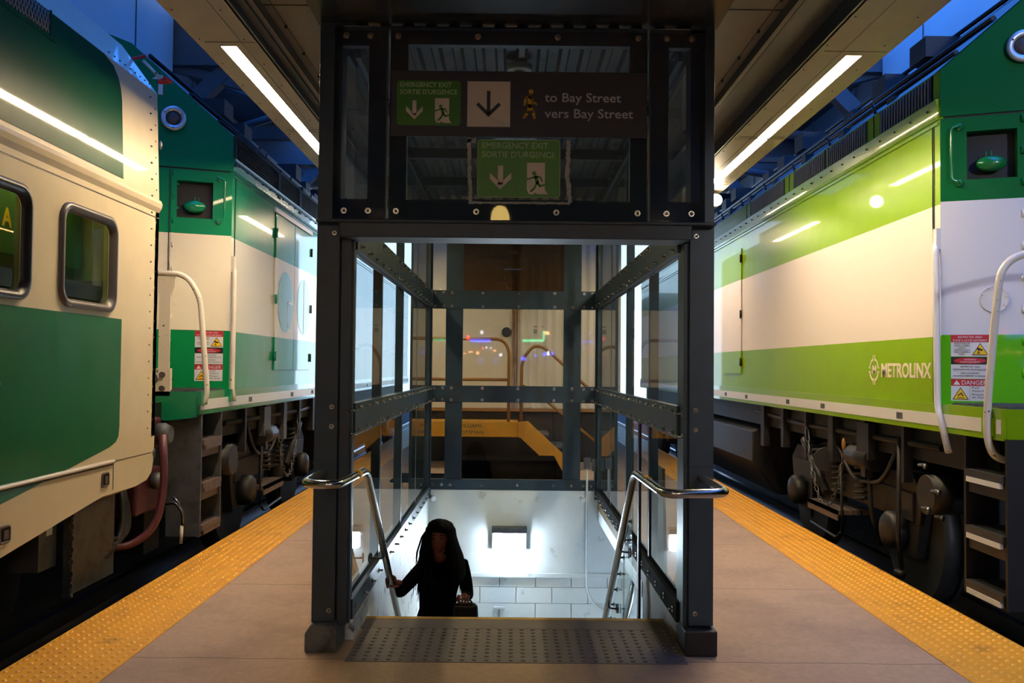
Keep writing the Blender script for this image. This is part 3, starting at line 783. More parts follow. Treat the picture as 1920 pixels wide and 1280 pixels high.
b = MB(); cx, cz = -.126, 2.812
b.box(cx - .009, cx + .009, YS - .018, YS - .016, cz - .055, cz + .068)
b.prism([(cx, cz - .068), (cx + .064, cz - .005), (cx + .052, cz + .008), (cx, cz - .043), (cx - .052, cz + .008), (cx - .064, cz - .005)], YS - .018, YS - .016, 'y')
obj('arrow', b, 'sign_ink', pn)
b = MB(); y0, y1 = YS - .015, YS - .012
hx, hz = .094, 2.879; b.cyl((hx, y0, hz), (hx, y1, hz), .0125, n=16, smooth=False)
limb(b, [(.088, 2.852), (.086, 2.805)], .024, y0, y1)
limb(b, [(.084, 2.858), (.066, 2.845), (.060, 2.812)], .012, y0, y1)
limb(b, [(.094, 2.852), (.104, 2.825), (.122, 2.814)], .011, y0, y1)
limb(b, [(.084, 2.800), (.078, 2.772), (.058, 2.746)], .014, y0, y1)
limb(b, [(.090, 2.800), (.104, 2.776), (.112, 2.744)], .014, y0, y1)
obj('walking_figure', b, 'sign_yellow', ds)
text('lettering', 'to Bay Street', .066, frame((.165, YS - .0135, 2.828), (1, 0, 0)), 'sign_text', ds, width=.395, bold=.0004)
text('lettering', 'vers Bay Street', .066, frame((.165, YS - .0135, 2.745), (1, 0, 0)), 'sign_text', ds, width=.458, bold=.0004)
es = thing('emergency_exit_sign', 'small green emergency exit sign stuck to the glass below the charcoal sign', 'sign', (.035, YF - .009, 2.33))
exit_panel(es, -.180, .246, 2.332, 2.630, YF - .009, 'sign_green2', 'sign_pale', 'sign_pale')

# ================================================================ HANDRAILS
def handrail(pts, marks, lab, brk, r=.021):
    t = thing('handrail', lab, 'handrail', (pts[2][0], pts[2][1], pts[-1][2]))
    b = MB(); b.tube(pts, r, fillet=.085, n=14); obj('rail', b, 'chrome', t)
    b = MB()
    for p, q in marks: b.cyl(p, q, r + .0015, n=14)
    obj('yellow_tape', b, 'sign_yellow', t)
    for p, w in brk:
        b = MB(); p = Vector(p); w = Vector(w); b.tube([p + Vector((0, 0, -.015)), p + Vector((0, 0, -.055)), w], .006, fillet=.03, n=8)
        d = (w - p); d.z = 0; d.normalize(); b.cyl(w - d * .001, w - d * .008, .03, n=16); obj('bracket', b, 'dark', t)
zr = lambda y: .911 - .79 * (y - 4.73)
handrail([(-.955, 4.72, .905), (-.955, 4.22, .905), (-.79, 4.17, .905), (-.745, 4.74, .911), (-.74, 7.6, zr(7.6))], [((-.762, 4.52, .909), (-.757, 4.58, .910))],
         'bent stainless handrail on the left of the stairs, gripped by the person', [((-.74, y, zr(y)), (-.829, y + .02, zr(y) - .055)) for y in (5.42, 6.5, 7.4)])
zr2 = lambda y: .911 - .81 * (y - 4.76)
handrail([(.985, 4.72, .895), (.985, 4.10, .895), (.69, 4.05, .895), (.655, 4.76, .911), (.655, 7.6, zr2(7.6))], [((.676, 4.42, .905), (.672, 4.49, .906))],
         'bent stainless handrail on the right of the stairs with yellow tape', [((.655, y, zr2(y)), (.716, y + .01, zr2(y) - .06)) for y in (5.35, 5.95, 6.8)])
b = MB(); b.tube([(1.0, 7.2, -.16), (.99, 7.3, -.38), (.99, 9.2, -1.9)], .02, n=12); o = obj('handrail', b, 'chrome'); tag(o, 'lower steel handrail seen through the opening under the right side beam', 'handrail')
t = thing('glass_balustrade', 'sloping glass guard with standoff bolts right behind the right handrail', 'balustrade', (.71, 5.9, -1.2))
bz = lambda y: .80 - .83 * (y - 5.08)
for y0, y1 in ((5.34, 5.745), (5.755, 7.4)):
    b = MB(); b.prism([(y0, bz(y0) + .05), (y1, bz(y1) + .05), (y1, bz(y1) - .45), (y0, bz(y0) - .45)], .722, .730, 'x'); obj('glass_pane', b, 'glass', t)
for k in range(8):
    y = 5.38 + .17 * k; b = MB(); bolt(b, (.722, y, bz(y)), (-1, 0, 0), .009, .03, m=0); obj('standoff_bolt', b, 'dark', t)
b = MB(); b.box(.722, .732, 5.745, 5.755, -.4, .3); obj('edge_seal', b, 'black', t)
for (y0, y1, h, lab) in ((6.34, 6.86, .76, 'tan board leaning outside the right glazing, the farther of two'), (5.30, 5.68, .86, 'tan board leaning outside the right glazing, the nearer of two')):
    b = MB(); b.prism([(1.085, 0), (1.105, 0), (1.085, h), (1.065, h)], y0, y1, 'y'); o = obj('board', b, 'tan_wall', bevel=.004); tag(o, lab, 'board')

# ================================================================ STAIRWELL FITTINGS
t = thing('wall_light', 'glowing box shaped wall light on the white stairwell end wall', 'light', (.005, 9.39, -.41))
b = MB(); b.box(-.175, .185, 9.28, 9.39, -.235, -.175); b.box(-.172, -.160, 9.33, 9.39, -.41, -.235); b.box(.170, .182, 9.33, 9.39, -.41, -.235); b.box(-.16, .17, 9.375, 9.392, -.41, -.2); obj('housing', b, 'midgrey', t, bevel=.01)
b = MB(); b.prism(rrect(-.158, .168, -.405, -.24, .02), 9.31, 9.375, 'y'); obj('lens', b, 'stairlamp', t)
t = thing('conduit', 'white electrical conduit running down the stairwell end wall on the right', 'conduit', (.83, 9.385, -1))
b = MB(); b.tube([(.80, 9.371, .42), (.80, 9.371, -.40), (.805, 9.371, -.88), (.98, 9.371, -1.06), (1.3, 9.371, -1.07)], .011, fillet=.14, n=10); obj('pipe', b, 'white_wall', t)
b = MB(); b.box(.765, .835, 9.35, 9.395, .42, .53); obj('junction_box', b, 'midgrey', t, bevel=.004)
for z in (.12, -.25, -.42): b = MB(); b.cyl((.80, 9.39, z), (.80, 9.37, z), .018, n=10); obj('clip', b, 'white_paint', t)
b = MB(); b.box(.85, .91, 9.34, 9.395, .40, .52); b.tube([(.88, 9.38, .4), (.88, 9.38, .2)], .01); o = obj('junction_box', b, 'midgrey'); tag(o, 'grey junction box low in the right back corner of the enclosure', 'electrical box')
for x, lab in ((-.79, 'small white spotlight in the left back corner above the stairwell wall'), (.745, 'small white spotlight near the conduit above the stairwell wall')):
    b = MB(); b.cyl((x, 9.38, .12), (x, 9.34, .12), .012); b.cyl((x - .01, 9.35, .125), (x + .02, 9.30, .105), .018, .028, n=14); o = obj('spotlight', b, 'white_paint'); tag(o, lab, 'spotlight')
t = thing('side_conduit', 'pale horizontal vent slot on the stairwell blocks under the wall light', 'vent', (-.08, 9.4, -1.02))
b = MB(); b.box(-.15, -.04, 9.395, 9.406, -1.03, -1.005); obj('cover', b, 'white_paint', t, bevel=.003)

# ================================================================ TRAINS
def dz(z): return z
def loco(s, Xs, Y0, Yd, end, cols, nm, label):
    """s = -1 left, +1 right; Xs = distance of the side from the centre line; Y0 = hood corner; Yd = end of the deck"""
    X = lambda u: s * (Xs + u)
    root = thing(nm, label, 'locomotive', (X(1.5), Y0 + 5, -.35))
    side_m, end_m, paint = cols
    def bx(b, u0, u1, y0, y1, z0, z1, m=0):
        a, c = X(u0), X(u1); b.box(min(a, c), max(a, c), y0, y1, z0, z1, m)
    YE = Y0 + 14.0
    # hood
    prof = [(0, 1.2), (0, 3.50), (.62, 4.06), (.82, 4.24), (1.05, 4.33), (1.5, 4.36), (1.95, 4.33), (2.18, 4.24), (2.38, 4.06), (3.0, 3.50), (3.0, 1.2)]
    def yend(u): return Y0 - .25 * min(u, 3 - u, .65) / .65 + .10
    b = MB(); A = [b.v((X(u), yend(u), z)) for u, z in prof]; B = [b.v((X(u), YE, z)) for u, z in prof]
    n_ = len(prof)
    for i in range(n_): b.f([A[i], A[(i + 1) % n_], B[(i + 1) % n_], B[i]], 1 if 1 <= i <= 8 else 0)
    # split ends: fan by pairs
    for i in range(5): b.f([A[i], A[i + 1], A[n_ - 2 - i], A[n_ - 1 - i]] if i < 4 else [A[4], A[5], A[6]], 1)
    b.f(B, 1)
    hood = obj('hood', b, [side_m, 'dark'], root)
    # roof piping and ribs
    b = MB()
    for u, z, r in ((.16, 3.66, .018), (.42, 3.90, .022), (.80, 4.25, .02)): b.tube([(X(u), Y0 + .1, z), (X(u), Y0 + 3, z + .02), (X(u), YE, z)], r, n=6)
    for k in range(9):
        y = Y0 + .9 + 1.05 * k; bx(b, .06, .5, y, y + .12, 3.56, 3.6 + .02 * (k % 3))
        b.cyl((X(.05), y + .3, 3.52), (X(.02), y + .3, 3.62), .012, n=6)
        bx(b, .5 + .1 * (k % 3), .9, y + .4, y + .7, 4.05, 4.22 + .03 * (k % 2))
    obj('roof_fittings', b, 'dark', root, label='dark pipes and clamps along the roof edge')
    # end plates in the frame of the canted corner face
    if s < 0: fr = frame((X(.65), Y0 - .25, 0), (.65, .25, 0))   # viewer right is towards the corner
    else: fr = frame((X(0), Y0, 0), (.65, -.25, 0))
    L = math.hypot(.65, .25)
    a_ = lambda u: (u if s > 0 else .65 - u) * L / .65
    def eb(b, u0, u1, z0, z1, t0, t1, m=0):
        p, q = a_(u0), a_(u1); b.box(min(p, q), max(p, q), z0, z1, t0, t1, m)
    b = MB(fr)
    hu0, hu1, hz0, hz1 = .15, .43, 2.74, 3.065
    eb(b, 0, hu0, 1.2, 3.165, -.1, 0); eb(b, hu1, .65, 1.2, 3.165, -.1, 0); eb(b, hu0, hu1, 1.2, hz0, -.1, 0); eb(b, hu0, hu1, hz1, 3.165, -.1, 0)
    ep = obj('end_panel', b, end_m, root)
    b = MB(fr); pts = [(a_(0), 3.18), (a_(0), 3.50), (a_(.62), 4.06), (a_(.65), 4.08), (a_(.65), 3.18)]; b.prism(pts, -.1, 0, 'z')
    obj('end_panel', b, end_m, root, label='upper end panel with a round marker port')
    b = MB(fr); eb(b, 0, .65, 3.165, 3.18, -.1, -.012); obj('panel_gap', b, 'black', root)
    b = MB(); bx(b, 0, .06, Y0 + .004, Y0 + .12, 1.2, 3.5); obj('corner_post', b, side_m, root)
    b = MB()   # flat centre of the end
    bx(b, .65, 2.35, Y0 - .25, Y0 - .15, 1.2, 3.165, 0); bx(b, .65, 2.35, Y0 - .25, Y0 - .15, 3.18, 4.08)
    b.prism([(X(.65), 4.08), (X(.82), 4.24), (X(1.05), 4.33), (X(1.5), 4.36), (X(1.95), 4.33), (X(2.18), 4.24), (X(2.35), 4.08)], Y0 - .25, Y0 - .15, 'y')
    b.prism([(X(2.35), Y0 - .25), (X(3.0), Y0), (X(3.0), Y0 + .1), (X(2.35), Y0 - .15)], 1.2, 3.5, 'z')
    obj('end_panel', b, end_m, root)
    b = MB()   # number board stroke on the left engine, round port pod
    # marker port
    pc = fr @ Vector((a_(.47), 3.60, 0)); nrm = (fr.to_3x3() @ Vector((0, 0, 1)))
    b.lathe([(.105, 0), (.108, .03), (.098, .04), (.066, .036), (.062, .02), (.062, .0)], pc, nrm, n=32); p_ = obj('marker_port', b, 'ring_metal', root)
    b = MB(); b.lathe([(.062, 0), (.058, .022), (.03, .028), (.002, .03)], pc + nrm * .004, nrm, n=24); obj('lens', b, 'rubber_brown', p_)
    b = MB()
    for k in range(3):
        t_ = 2 * PI * k / 3 + .5; q = fr @ Vector((a_(.47) + .083 * math.cos(t_), 3.60 + .083 * math.sin(t_), .04)); b.cyl(q, q + nrm * .004, .006, n=8)
    obj('screws', b, 'dark', p_)
    # recess with lamp bowl
    b = MB(fr); eb(b, hu0, hu1, hz0, hz1, -.098, -.092); rc = obj('recess', b, 'black', root)
    b = MB(fr); b.ball((a_(.29), 2.845, -.03), .1, sc=(.95, .55, .5), n=20); b.cyl((a_(.29), 2.88, -.02), (a_(.29), 2.93, -.02), .004, n=6); b.cyl((a_(.26), 2.88, -.02), (a_(.26), 2.925, -.02), .004, n=6)
    obj('lamp_bowl', b, paint if s < 0 else 'kelly', rc)
    # door strip, seam, hinge and bolts on the end
    b = MB(fr); eb(b, .485, .492, 1.22, 3.15, 0, .002, 1); eb(b, .44 if s < 0 else .50, .475 if s < 0 else .51, 1.22, 3.15, 0, .012 if s < 0 else .003)
    for k in range(9): z = 1.35 + .21 * k; p = a_(.425 if s < 0 else .53); b.cyl((p, z, 0), (p, z, .012), .011, n=10); b.cyl((a_(.458), z + .07, .008), (a_(.458), z + .12, .008), .01, n=8)
    obj('door_strip', b, [end_m, 'black'], root)
    # small grab handle on the end panel
    b = MB(fr); g = a_(.06); b.tube([(g + (.045 if s < 0 else .06) * (-1 if s < 0 else 1), 3.10, .0), (g + (-.045 if s < 0 else .05), 3.10, .03), (g, 3.09, .04), (g, 2.74, .04), (g + (-.045 if s < 0 else .05), 2.72, .03), (g + (-.045 if s < 0 else .05), 2.72, 0)], .008, fillet=.02, n=8)
    for z in (3.10, 2.72): b.lathe([(.026, 0), (.026, .012), (.014, .02)], (g + (-.045 if s < 0 else .05), z, 0), (0, 0, 1), n=14)
    obj('grab_handle', b, paint if s < 0 else 'kelly', root)
    # hood side panels: ledge, doors, vents
    b = MB(); b.prism([(X(0), 3.195), (X(-.024), 3.30), (X(-.022), 3.306), (X(0), 3.31)], Y0 + .02, YE, 'y'); bx(b, -.012, 0, Y0 + .02, YE, 3.165, 3.190); bx(b, -.012, 0, Y0 + .02, YE, 3.13, 3.15)
    k = Y0 + .15
    while k < Y0 + 8: b.cyl((X(-.012), k, 3.255), (X(-.026), k, 3.25), .007, m=1, n=6); k += .27
    obj('drip_ledge', b, [paint, 'dark'], root)
    b = MB(); bx(b, -.004, 0, Y0 + .085, Y0 + .095, 1.22, 3.14, 0); bx(b, -.004, 0, Y0 + .1, YE, 1.222, 1.232, 0)
    obj('panel_seam', b, 'black', root)
    if s < 0:
        vents = [(8.12, 9.60), (9.68, 10.56), (10.64, 12.3), (12.4, 14.0)]
        for i, (y0, y1) in enumerate(vents):
            b = MB(); bx(b, -.02, .0, y0 - .03, y0, 3.23, 3.52); bx(b, -.02, 0, y1, y1 + .03, 3.23, 3.52); bx(b, -.02, 0, y0, y1, 3.255, 3.27); bx(b, -.02, 0, y0, y1, 3.50, 3.52)
            bx(b, -.001, .0, y0, y1, 3.27, 3.5, 1)
            for k in range(9):
                z = 3.275 + .0255 * k
                b.prism([(X(0), z + .010), (X(-.022), z), (X(-.022), z + .004), (X(0), z + .016)], y0, y1, 'y')
            obj('louver', b, ['louver', 'black'], root)
    else:
        vents = [(6.23, 7.08), (7.37, 8.27), (8.34, 9.25), (9.6, 10.94)]
        for i, (y0, y1) in enumerate(vents):
            b = MB(); bx(b, -.004, 0, y0, y1, 3.31, 3.485, 1)
            k = y0 + .02
            while k < y1 - .02: bx(b, -.012, -.004, k, k + .012, 3.312, 3.483); k += .05
            bx(b, -.008, 0, y0 - .01, y0, 3.30, 3.495, 2); bx(b, -.008, 0, y1, y1 + .01, 3.30, 3.495, 2); bx(b, -.008, 0, y0, y1, 3.30, 3.31, 2)
            obj('vent_grille', b, ['mesh_grey', 'black', 'dark'], root)
        b = MB()
        for y in (7.22, 9.42, 11.13): bx(b, -.005, 0, y, y + .008, 3.21, 3.5)
        obj('panel_seam', b, 'black', root)
    # access doors
    dl = [(9.55, 10.38), (10.38, 11.22)] if s < 0 else [(11.35, 12.25)]
    for i, (y0, y1) in enumerate(dl):
        b = MB(); bx(b, -.014, 0, y0 + .006, y1 - .006, 1.40, 3.06 if s < 0 else 2.98); dr = obj('access_door', b, side_m, root, bevel=.004)
        yh = y0 - .0 if i == 0 else y1
        for z in (1.55, 2.15, 2.85): b = MB(); b.cyl((X(-.02), yh, z - .05), (X(-.02), yh, z + .05), .014, n=8); obj('hinge', b, 'under' if s > 0 or i else paint, dr)
    if s < 0:
        b = MB(); bx(b, -.02, 0, 9.5, 11.27, 3.07, 3.12); obj('door_ledge', b, 'white_paint', root)
        # round letters of the emblem on the doors
        b = MB()
        for yc in (9.98, 10.85):
            f2 = frame((X(-.0145), yc, 2.15), (0, 1, 0)); b.M = f2
            b.prism([(.33 * math.cos(t * PI / 20), .33 * math.sin(t * PI / 20)) for t in range(40)], 0, .002, 'z')
        obj('emblem', b, 'teal', root, label='two round green letters of the railway emblem')
        b = MB(); b.M = frame((X(-.0165), 9.98, 2.15), (0, 1, 0)); b.box(.10, .33, -.012, .012, 0, .002); b.box(.10, .12, -.30, .012, 0, .002); b.box(.86, .88, -.32, .32, 0, .002)
        obj('emblem_bars', b, 'white_paint', root)
    else:
        # METROLINX wordmark and ring emblem
        f2 = frame((X(-.001), 7.09, 1.408), (0, -1, 0))
        text('wordmark', 'METROLINX', .148, f2, 'sign_white', root, width=.84, bold=.0035)
        b = MB(frame((X(-.001), 7.225, 1.462), (0, -1, 0)))
        R = .085
        for q in range(4):
            pts = []
            for k in range(9): t_ = PI / 2 * q + .22 + (PI / 2 - .44) * k / 8; pts.append((R * math.cos(t_), R * math.sin(t_)))
            for p0, p1 in zip(pts, pts[1:]):
                n0 = Vector(p0).normalized(); n1 = Vector(p1).normalized()
                b.prism([tuple(n0 * (R - .008)), tuple(n1 * (R - .008)), tuple(n1 * (R + .008)), tuple(n0 * (R + .008))], 0, .002, 'z')
        for dx_, dy_ in ((1, 0), (-1, 0), (0, 1), (0, -1)):
            for o_ in (-.016, .016):
                if dx_: b.box(min(dx_ * .068, dx_ * .105), max(dx_ * .068, dx_ * .105), o_ - .005, o_ + .005, 0, .002)
                else: b.box(o_ - .005, o_ + .005, min(dy_ * .068, dy_ * .118), max(dy_ * .068, dy_ * .118), 0, .002)
        lg = obj('ring_emblem', b, 'sign_white', root)
        text('lettering', 'M', .095, frame((X(-.001), 7.225 + .036, 1.43), (0, -1, 0)), 'sign_white', lg, width=.072, bold=.003)
    # sill with stripe, deck
    b = MB(); bx(b, -.02, 3.02, Yd, YE, 1.185, 1.235); bx(b, -.02, 0.02, Yd, YE, 1.06, 1.185); bx(b, -.02, .03, Yd, YE, 1.05, 1.062); 
    b.prism([(X(0), 1.185), (X(0), 1.03), (X(.25), 1.0), (X(.9), 1.185)], Yd - .005, Yd + .015, 'y')
    obj('sill', b, paint, root)
    b = MB(); y = Yd + .12 if s > 0 else Yd + .06
    segs = [(y, y + .0)] ; bx(b, -.024, -.02, Yd + (.15 if s > 0 else .02), YE, 1.088, 1.172)
    if s > 0: bx(b, -.024, -.02, Yd + .02, Yd + .07, 1.088, 1.172)
    obj('sill_stripe', b, 'white_paint', root)
    for k in range(7): b = MB(); yy = Y0 + .55 + 1.35 * k + .3 * (k % 2); bx(b, -.027, -.024, yy, yy + .1, 1.105, 1.15); obj('sill_plate', b, 'midgrey', root)
    b = MB(); bx(b, .02, 2.98, Yd + .01, Y0 - .1, 1.235, 1.245); 
    k = Yd + .03
    while k < Y0 - .12: bx(b, .02, .6, k, k + .008, 1.245, 1.25); k += .03
    obj('deck_plate', b, 'midgrey', root)
    if s > 0:
        b = MB(); 
        for yy in (5.50,): bx(b, -.034, -.02, yy - .10, yy + .02, 1.07, 1.18)
        obj('rail_socket', b, paint, root)
    else:
        for yy in (Yd + .02, Y0 - .02): b = MB(); bx(b, -.05, -.02, yy - .06, yy + .08, 1.13, 1.24); obj('rail_socket', b, paint, root)
    # handrails
    b = MB()
    b.tube([(X(.0), Y0 + .03, 2.36), (X(-.02), Y0 + .03, 2.30), (X(-.035), Y0 + .0, 2.27), (X(-.04), Y0 - .02, 1.9), (X(-.04), Y0 - .03, 1.22), (X(-.05), Y0 - .2 if s > 0 else Y0, .93 if s > 0 else 1.15)], .022, fillet=.05, n=10)
    bx(b, -.03, 0, Y0 + .0, Y0 + .05, 2.28, 2.42)
    obj('hand_rail', b, 'white_paint' if s > 0 else 'offwhite', root)
    yr = 5.40 if s > 0 else Yd + .02
    b = MB(); 
    if s > 0: b.tube([(X(.75), yr, 2.19), (X(.30), yr, 2.19), (X(.02), yr - .02, 2.12), (X(-.01), yr, 1.78), (X(-.045), yr + .03, 1.24), (X(-.045), yr + .03, 1.02), (X(.02), yr + .03, .92), (X(.75), yr + .03, .90)], .023, fillet=.14, n=10)
    else: b.tube([(X(.75), yr, 2.19), (X(.12), yr, 2.18), (X(.0), yr, 2.0), (X(-.075), yr, 1.2), (X(-.03), yr, 1.13)], .022, fillet=.1, n=10)
    obj('hand_rail', b, 'offwhite', root)
    if s < 0:
        b = MB(); b.prism([(X(.36), 2.18), (X(.20), 2.18), (X(.205), 2.08), (X(.235), 2.0), (X(.235), 1.25), (X(.325), 1.25), (X(.325), 2.0), (X(.355), 2.08)], yr - .006, yr + .006, 'y'); b.box(X(.34), X(.22), yr - .02, yr + .02, 1.20, 1.42)
        for z in (1.26, 1.37): b.cyl((X(.28), yr - .02, z), (X(.28), yr - .045, z), .022, m=1, n=12)
        obj('stanchion', b, ['offwhite', 'rubber_brown'], root)
    # ladder facing the platform
    ya, yb = (5.27, 5.77) if s > 0 else (7.33, 7.85)
    b = MB()
    for y in (ya, yb - .02): bx(b, -.012, .26, y, y + .012, .07, 1.06); bx(b, -.016, .0, y - .004, y + .02, .07, 1.06)
    ld = obj('ladder', b, 'black' if s > 0 else 'midgrey', root)
    for z in (.83, .48, .14):
        b = MB(); bx(b, 0, .24, ya + .02, yb - .03, z, z + .012); bx(b, -.03, .02, ya + .03, yb - .035, z - .03, z + .014); bx(b, 0, .012, ya + .02, yb - .03, z - .13 if z > .2 else z - .08, z)
        k = ya + .03
        while k < yb - .05: bx(b, .01, .2, k, k + .01, z + .012, z + .018); k += .03
        stp = obj('step', b, 'dark' if s > 0 else 'rusty', ld)
        b = MB(); bx(b, -.034, -.012, ya + .05, yb - .06, z - .062, z - .03); obj('edge_strip', b, 'label_white' if s > 0 else 'rusty', stp)
    # warning labels on the canted end
    u0, u1 = (.055, .268) if s > 0 else (.05, .27)
    p0, p1 = sorted((a_(u0), a_(u1))); w = p1 - p0; zt = 1.70 if s > 0 else 1.75; H = .145
    lb = None
    for i in range(3):
        z1 = zt - i * (H + .003); z0 = z1 - H
        b = MB(fr); b.box(p0, p1, z0, z1, .0, .002, 0)
        if i == 0: b.box(p0, p1, z1 - .05, z1, .002, .003, 1)
        if i == 1: b.box(p0, p1, z1 - .05, z1, .002, .003, 2); b.prism([(p0 + w / 2 + w * .42 * math.cos(t * PI / 12), z1 - .025 + .02 * math.sin(t * PI / 12)) for t in range(24)], .003, .004, 'z', 1)
        if i == 2:
            b.box(p0, p1, z1 - .045, z1, .002, .003, 1); b.box(p0 + w * .49, p0 + w * .495, z0, z1 - .045, .002, .003, 2)
            b.prism([(p0 + w * .06, z1 - .038), (p0 + w * .24, z1 - .038), (p0 + w * .15, z1 - .008)], .003, .004, 'z', 0)
        if i in (0, 2):
            cx = p0 + w * (.77 if i == 0 else .25); cz = z0 + .042
            b.prism([(cx - .050, cz - .034), (cx + .050, cz - .034), (cx, cz + .048)], .002, .003, 'z', 2); b.prism([(cx - .042, cz - .029), (cx + .042, cz - .029), (cx, cz + .040)], .003, .004, 'z', 3)
            if i == 0:   # camera pictogram
                b.prism([(cx - .022, cz + .006), (cx + .012, cz - .006), (cx + .016, cz + .004), (cx - .016, cz + .018)], .004, .005, 'z', 2); b.box(cx - .018, cx - .002, cz - .022, cz - .016, .004, .005, 2); b.box(cx - .012, cx - .007, cz - .018, cz + .006, .004, .005, 2)
            else:        # falling figure
                b.prism([(cx - .02, cz - .024), (cx + .02, cz - .024), (cx + .02, cz - .020), (cx - .02, cz - .020)], .004, .005, 'z', 2); b.prism([(cx - .016, cz - .012), (cx + .010, cz + .010), (cx + .005, cz + .015), (cx - .020, cz - .006)], .004, .005, 'z', 2); b.prism([(cx + .002, cz - .002), (cx + .016, cz - .012), (cx + .018, cz - .006), (cx + .006, cz + .006)], .004, .005, 'z', 2)
        if lb is None: lab_ = 'stack of warning labels' 
        o = obj('warning_label', b, ['label_white', 'label_red', 'label_black', 'label_yellow'], root); lb = o
        def tx(st, x, z, size, mt, width, al='LEFT'): text('lettering', st, size, fr @ Matrix.Translation((x, z, .0042)), mt, o, width=width, depth=.0004)
        if i == 0:
            tx('RESTRICTED AREA', p0 + w * .18, z1 - .022, .018, 'label_white', w * .64); tx('ZONE À ACCÈS RESTREINT', p0 + w * .05, z1 - .044, .018, 'label_white', w * .9)
            for q, st in enumerate(('MONITORED BY', 'VIDEO CAMERA', 'SOUS', 'SURVEILLANCE', 'PAR CAMÉRA', 'VIDÉO')):
                tx(st, p0 + w * (.08 if q != 2 and q != 5 else .2), z1 - .063 - .0145 * q, .014, 'label_black', w * (.42 if q not in (2, 5) else .16))
        if i == 1:
            tx('WARNING', p0 + w * .34, z1 - .022, .013, 'label_white', w * .32); tx('AVERTISSEMENT', p0 + w * .24, z1 - .038, .013, 'label_white', w * .52)
            for q, st in enumerate(('RESTRICTED AREA', 'TRESPASSERS WILL BE PROSECUTED', 'ZONE À ACCÈS RESTREINT', 'LES INTRUS SERONT POURSUIVIS')):
                tx(st, p0 + w * (.25 if q in (0, 2) else .05), z1 - .070 - .019 * q - (.005 if q > 1 else 0), .015, 'label_black', w * (.5 if q in (0, 2) else .9))
        if i == 2:
            tx('DANGER', p0 + w * .27, z1 - .037, .041, 'label_white', w * .66); tx('!', p0 + w * .143, z1 - .033, .024, 'label_red', None)
            for q, st in enumerate(('Fall', 'Hazard', 'Risque', 'de chute')):
                tx(st, p0 + w * .54, z1 - .063 - .020 * q - (.004 if q > 1 else 0), .019, 'label_black', w * (.18, .3, .3, .38)[q])
    if s > 0:
        b = MB(fr); cx, cz = a_(.298), 1.935
        b.tube([(cx + .085 * math.cos(t * PI / 16), cz + .085 * math.sin(t * PI / 16), .006) for t in range(32)], .004, closed=True, n=5)
        b.prism([(cx + .084 * math.cos(t * PI / 16), cz + .084 * math.sin(t * PI / 16)) for t in range(32)], 0, .004, 'z')
        for q in range(8): t_ = q * PI / 4 + .3; b.cyl((cx + .075 * math.cos(t_), cz + .075 * math.sin(t_), .003), (cx + .075 * math.cos(t_), cz + .075 * math.sin(t_), .014), .009, n=8)
        obj('round_cover', b, 'white_paint', root)
    else:
        b = MB(fr)
        for zc in (0,): b.box(a_(.59), a_(.555), 3.80, 3.97, .0, .003)
        b.prism([(a_(.555), 3.97), (a_(.59), 3.97), (a_(.64), 3.93), (a_(.60), 3.93)], 0, .003, 'z')
        obj('road_number', b, 'white_paint', root)
    # ---- underframe
    b = MB(); bx(b, .12, 2.88, Yd + .3, YE, .80, 1.06); bx(b, .55, 2.45, Yd + .05, Yd + .3, .45, 1.1); obj('underframe', b, 'black', root)
    b = MB(); yt0, yt1 = Y0 + 4.9, YE - 3.5
    b.prism([(X(.04), .72), (X(.04), .35), (X(.35), -.05), (X(2.65), -.05), (X(2.96), .35), (X(2.96), .72), (X(2.7), .8), (X(.3), .8)], yt0, yt1, 'y'); obj('fuel_tank', b, 'under', root, bevel=.02)
    def truck(yc):
        b = MB(); bx(b, .18, .30, yc - 1.45, yc + 1.45, .30, .52)
        for yy in (-1.25, 0.95): pass
        for yy in (-1.2, 1.2):
            b.prism([(yc + yy - .38, .52), (yc + yy - .2, .66), (yc + yy + .2, .66), (yc + yy + .38, .52), (yc + yy + .25, .02), (yc + yy - .25, .02)], X(.20), X(.32), 'x') if s > 0 else b.prism([(yc + yy - .38, .52), (yc + yy - .2, .66), (yc + yy + .2, .66), (yc + yy + .38, .52), (yc + yy + .25, .02), (yc + yy - .25, .02)], X(.32), X(.20), 'x')
        tk = obj('truck_frame', b, 'black', root, bevel=.01)
        for yy in (-1.2, 1.2):
            b = MB(); b.cyl((X(.30), yc + yy, .16), (X(.44), yc + yy, .16), .51, n=36); b.cyl((X(.44), yc + yy, .16), (X(.47), yc + yy, .16), .54, n=36); obj('wheel', b, 'dark', tk)
            b = MB(); b.lathe([(.15, 0), (.15, .1), (.12, .13), (.04, .14)], (X(.20), yc + yy, .2), (-s, 0, 0), n=20); obj('axle_box', b, 'under', tk)
        for yy in (-.55, .0, .55):
            b = MB()
            pts = [(X(.16) + .07 * math.cos(t * .5) * 1, yc + yy + .07 * math.sin(t * .5), .33 + t * .0042) for t in range(90)]
            b.tube(pts, .014, n=6); obj('coil_spring', b, 'under', tk)
        b = MB(); b.cyl((X(.10), yc + .2, .3), (X(.10), yc + .85, .75), .04, n=12); obj('damper', b, 'under', tk)
        b = MB(); b.cyl((X(.12), yc - .9, .72), (X(.12), yc - .45, .72), .10, n=16); obj('brake_cylinder', b, 'under', tk)
        # brake step hanging below the sill
    truck(Y0 + 2.3); truck(YE - 1.8)
    # hanging steps with worn treads
    ys_ = Y0 + .55 if s < 0 else Y0 + 1.25
    b = MB()
    for (y0, y1) in ((ys_ + .75, ys_ + 1.55),):
        for yy in (y0, y1): b.tube([(X(.05), yy, .62), (X(.05), yy - .03, .24), (X(.06), yy, .02)], .012, n=6)
        b.tube([(X(.05), y0, .02), (X(.05), y0 + .1, -.05), (X(.05), y1, -.02)], .014, n=6, fillet=.05)
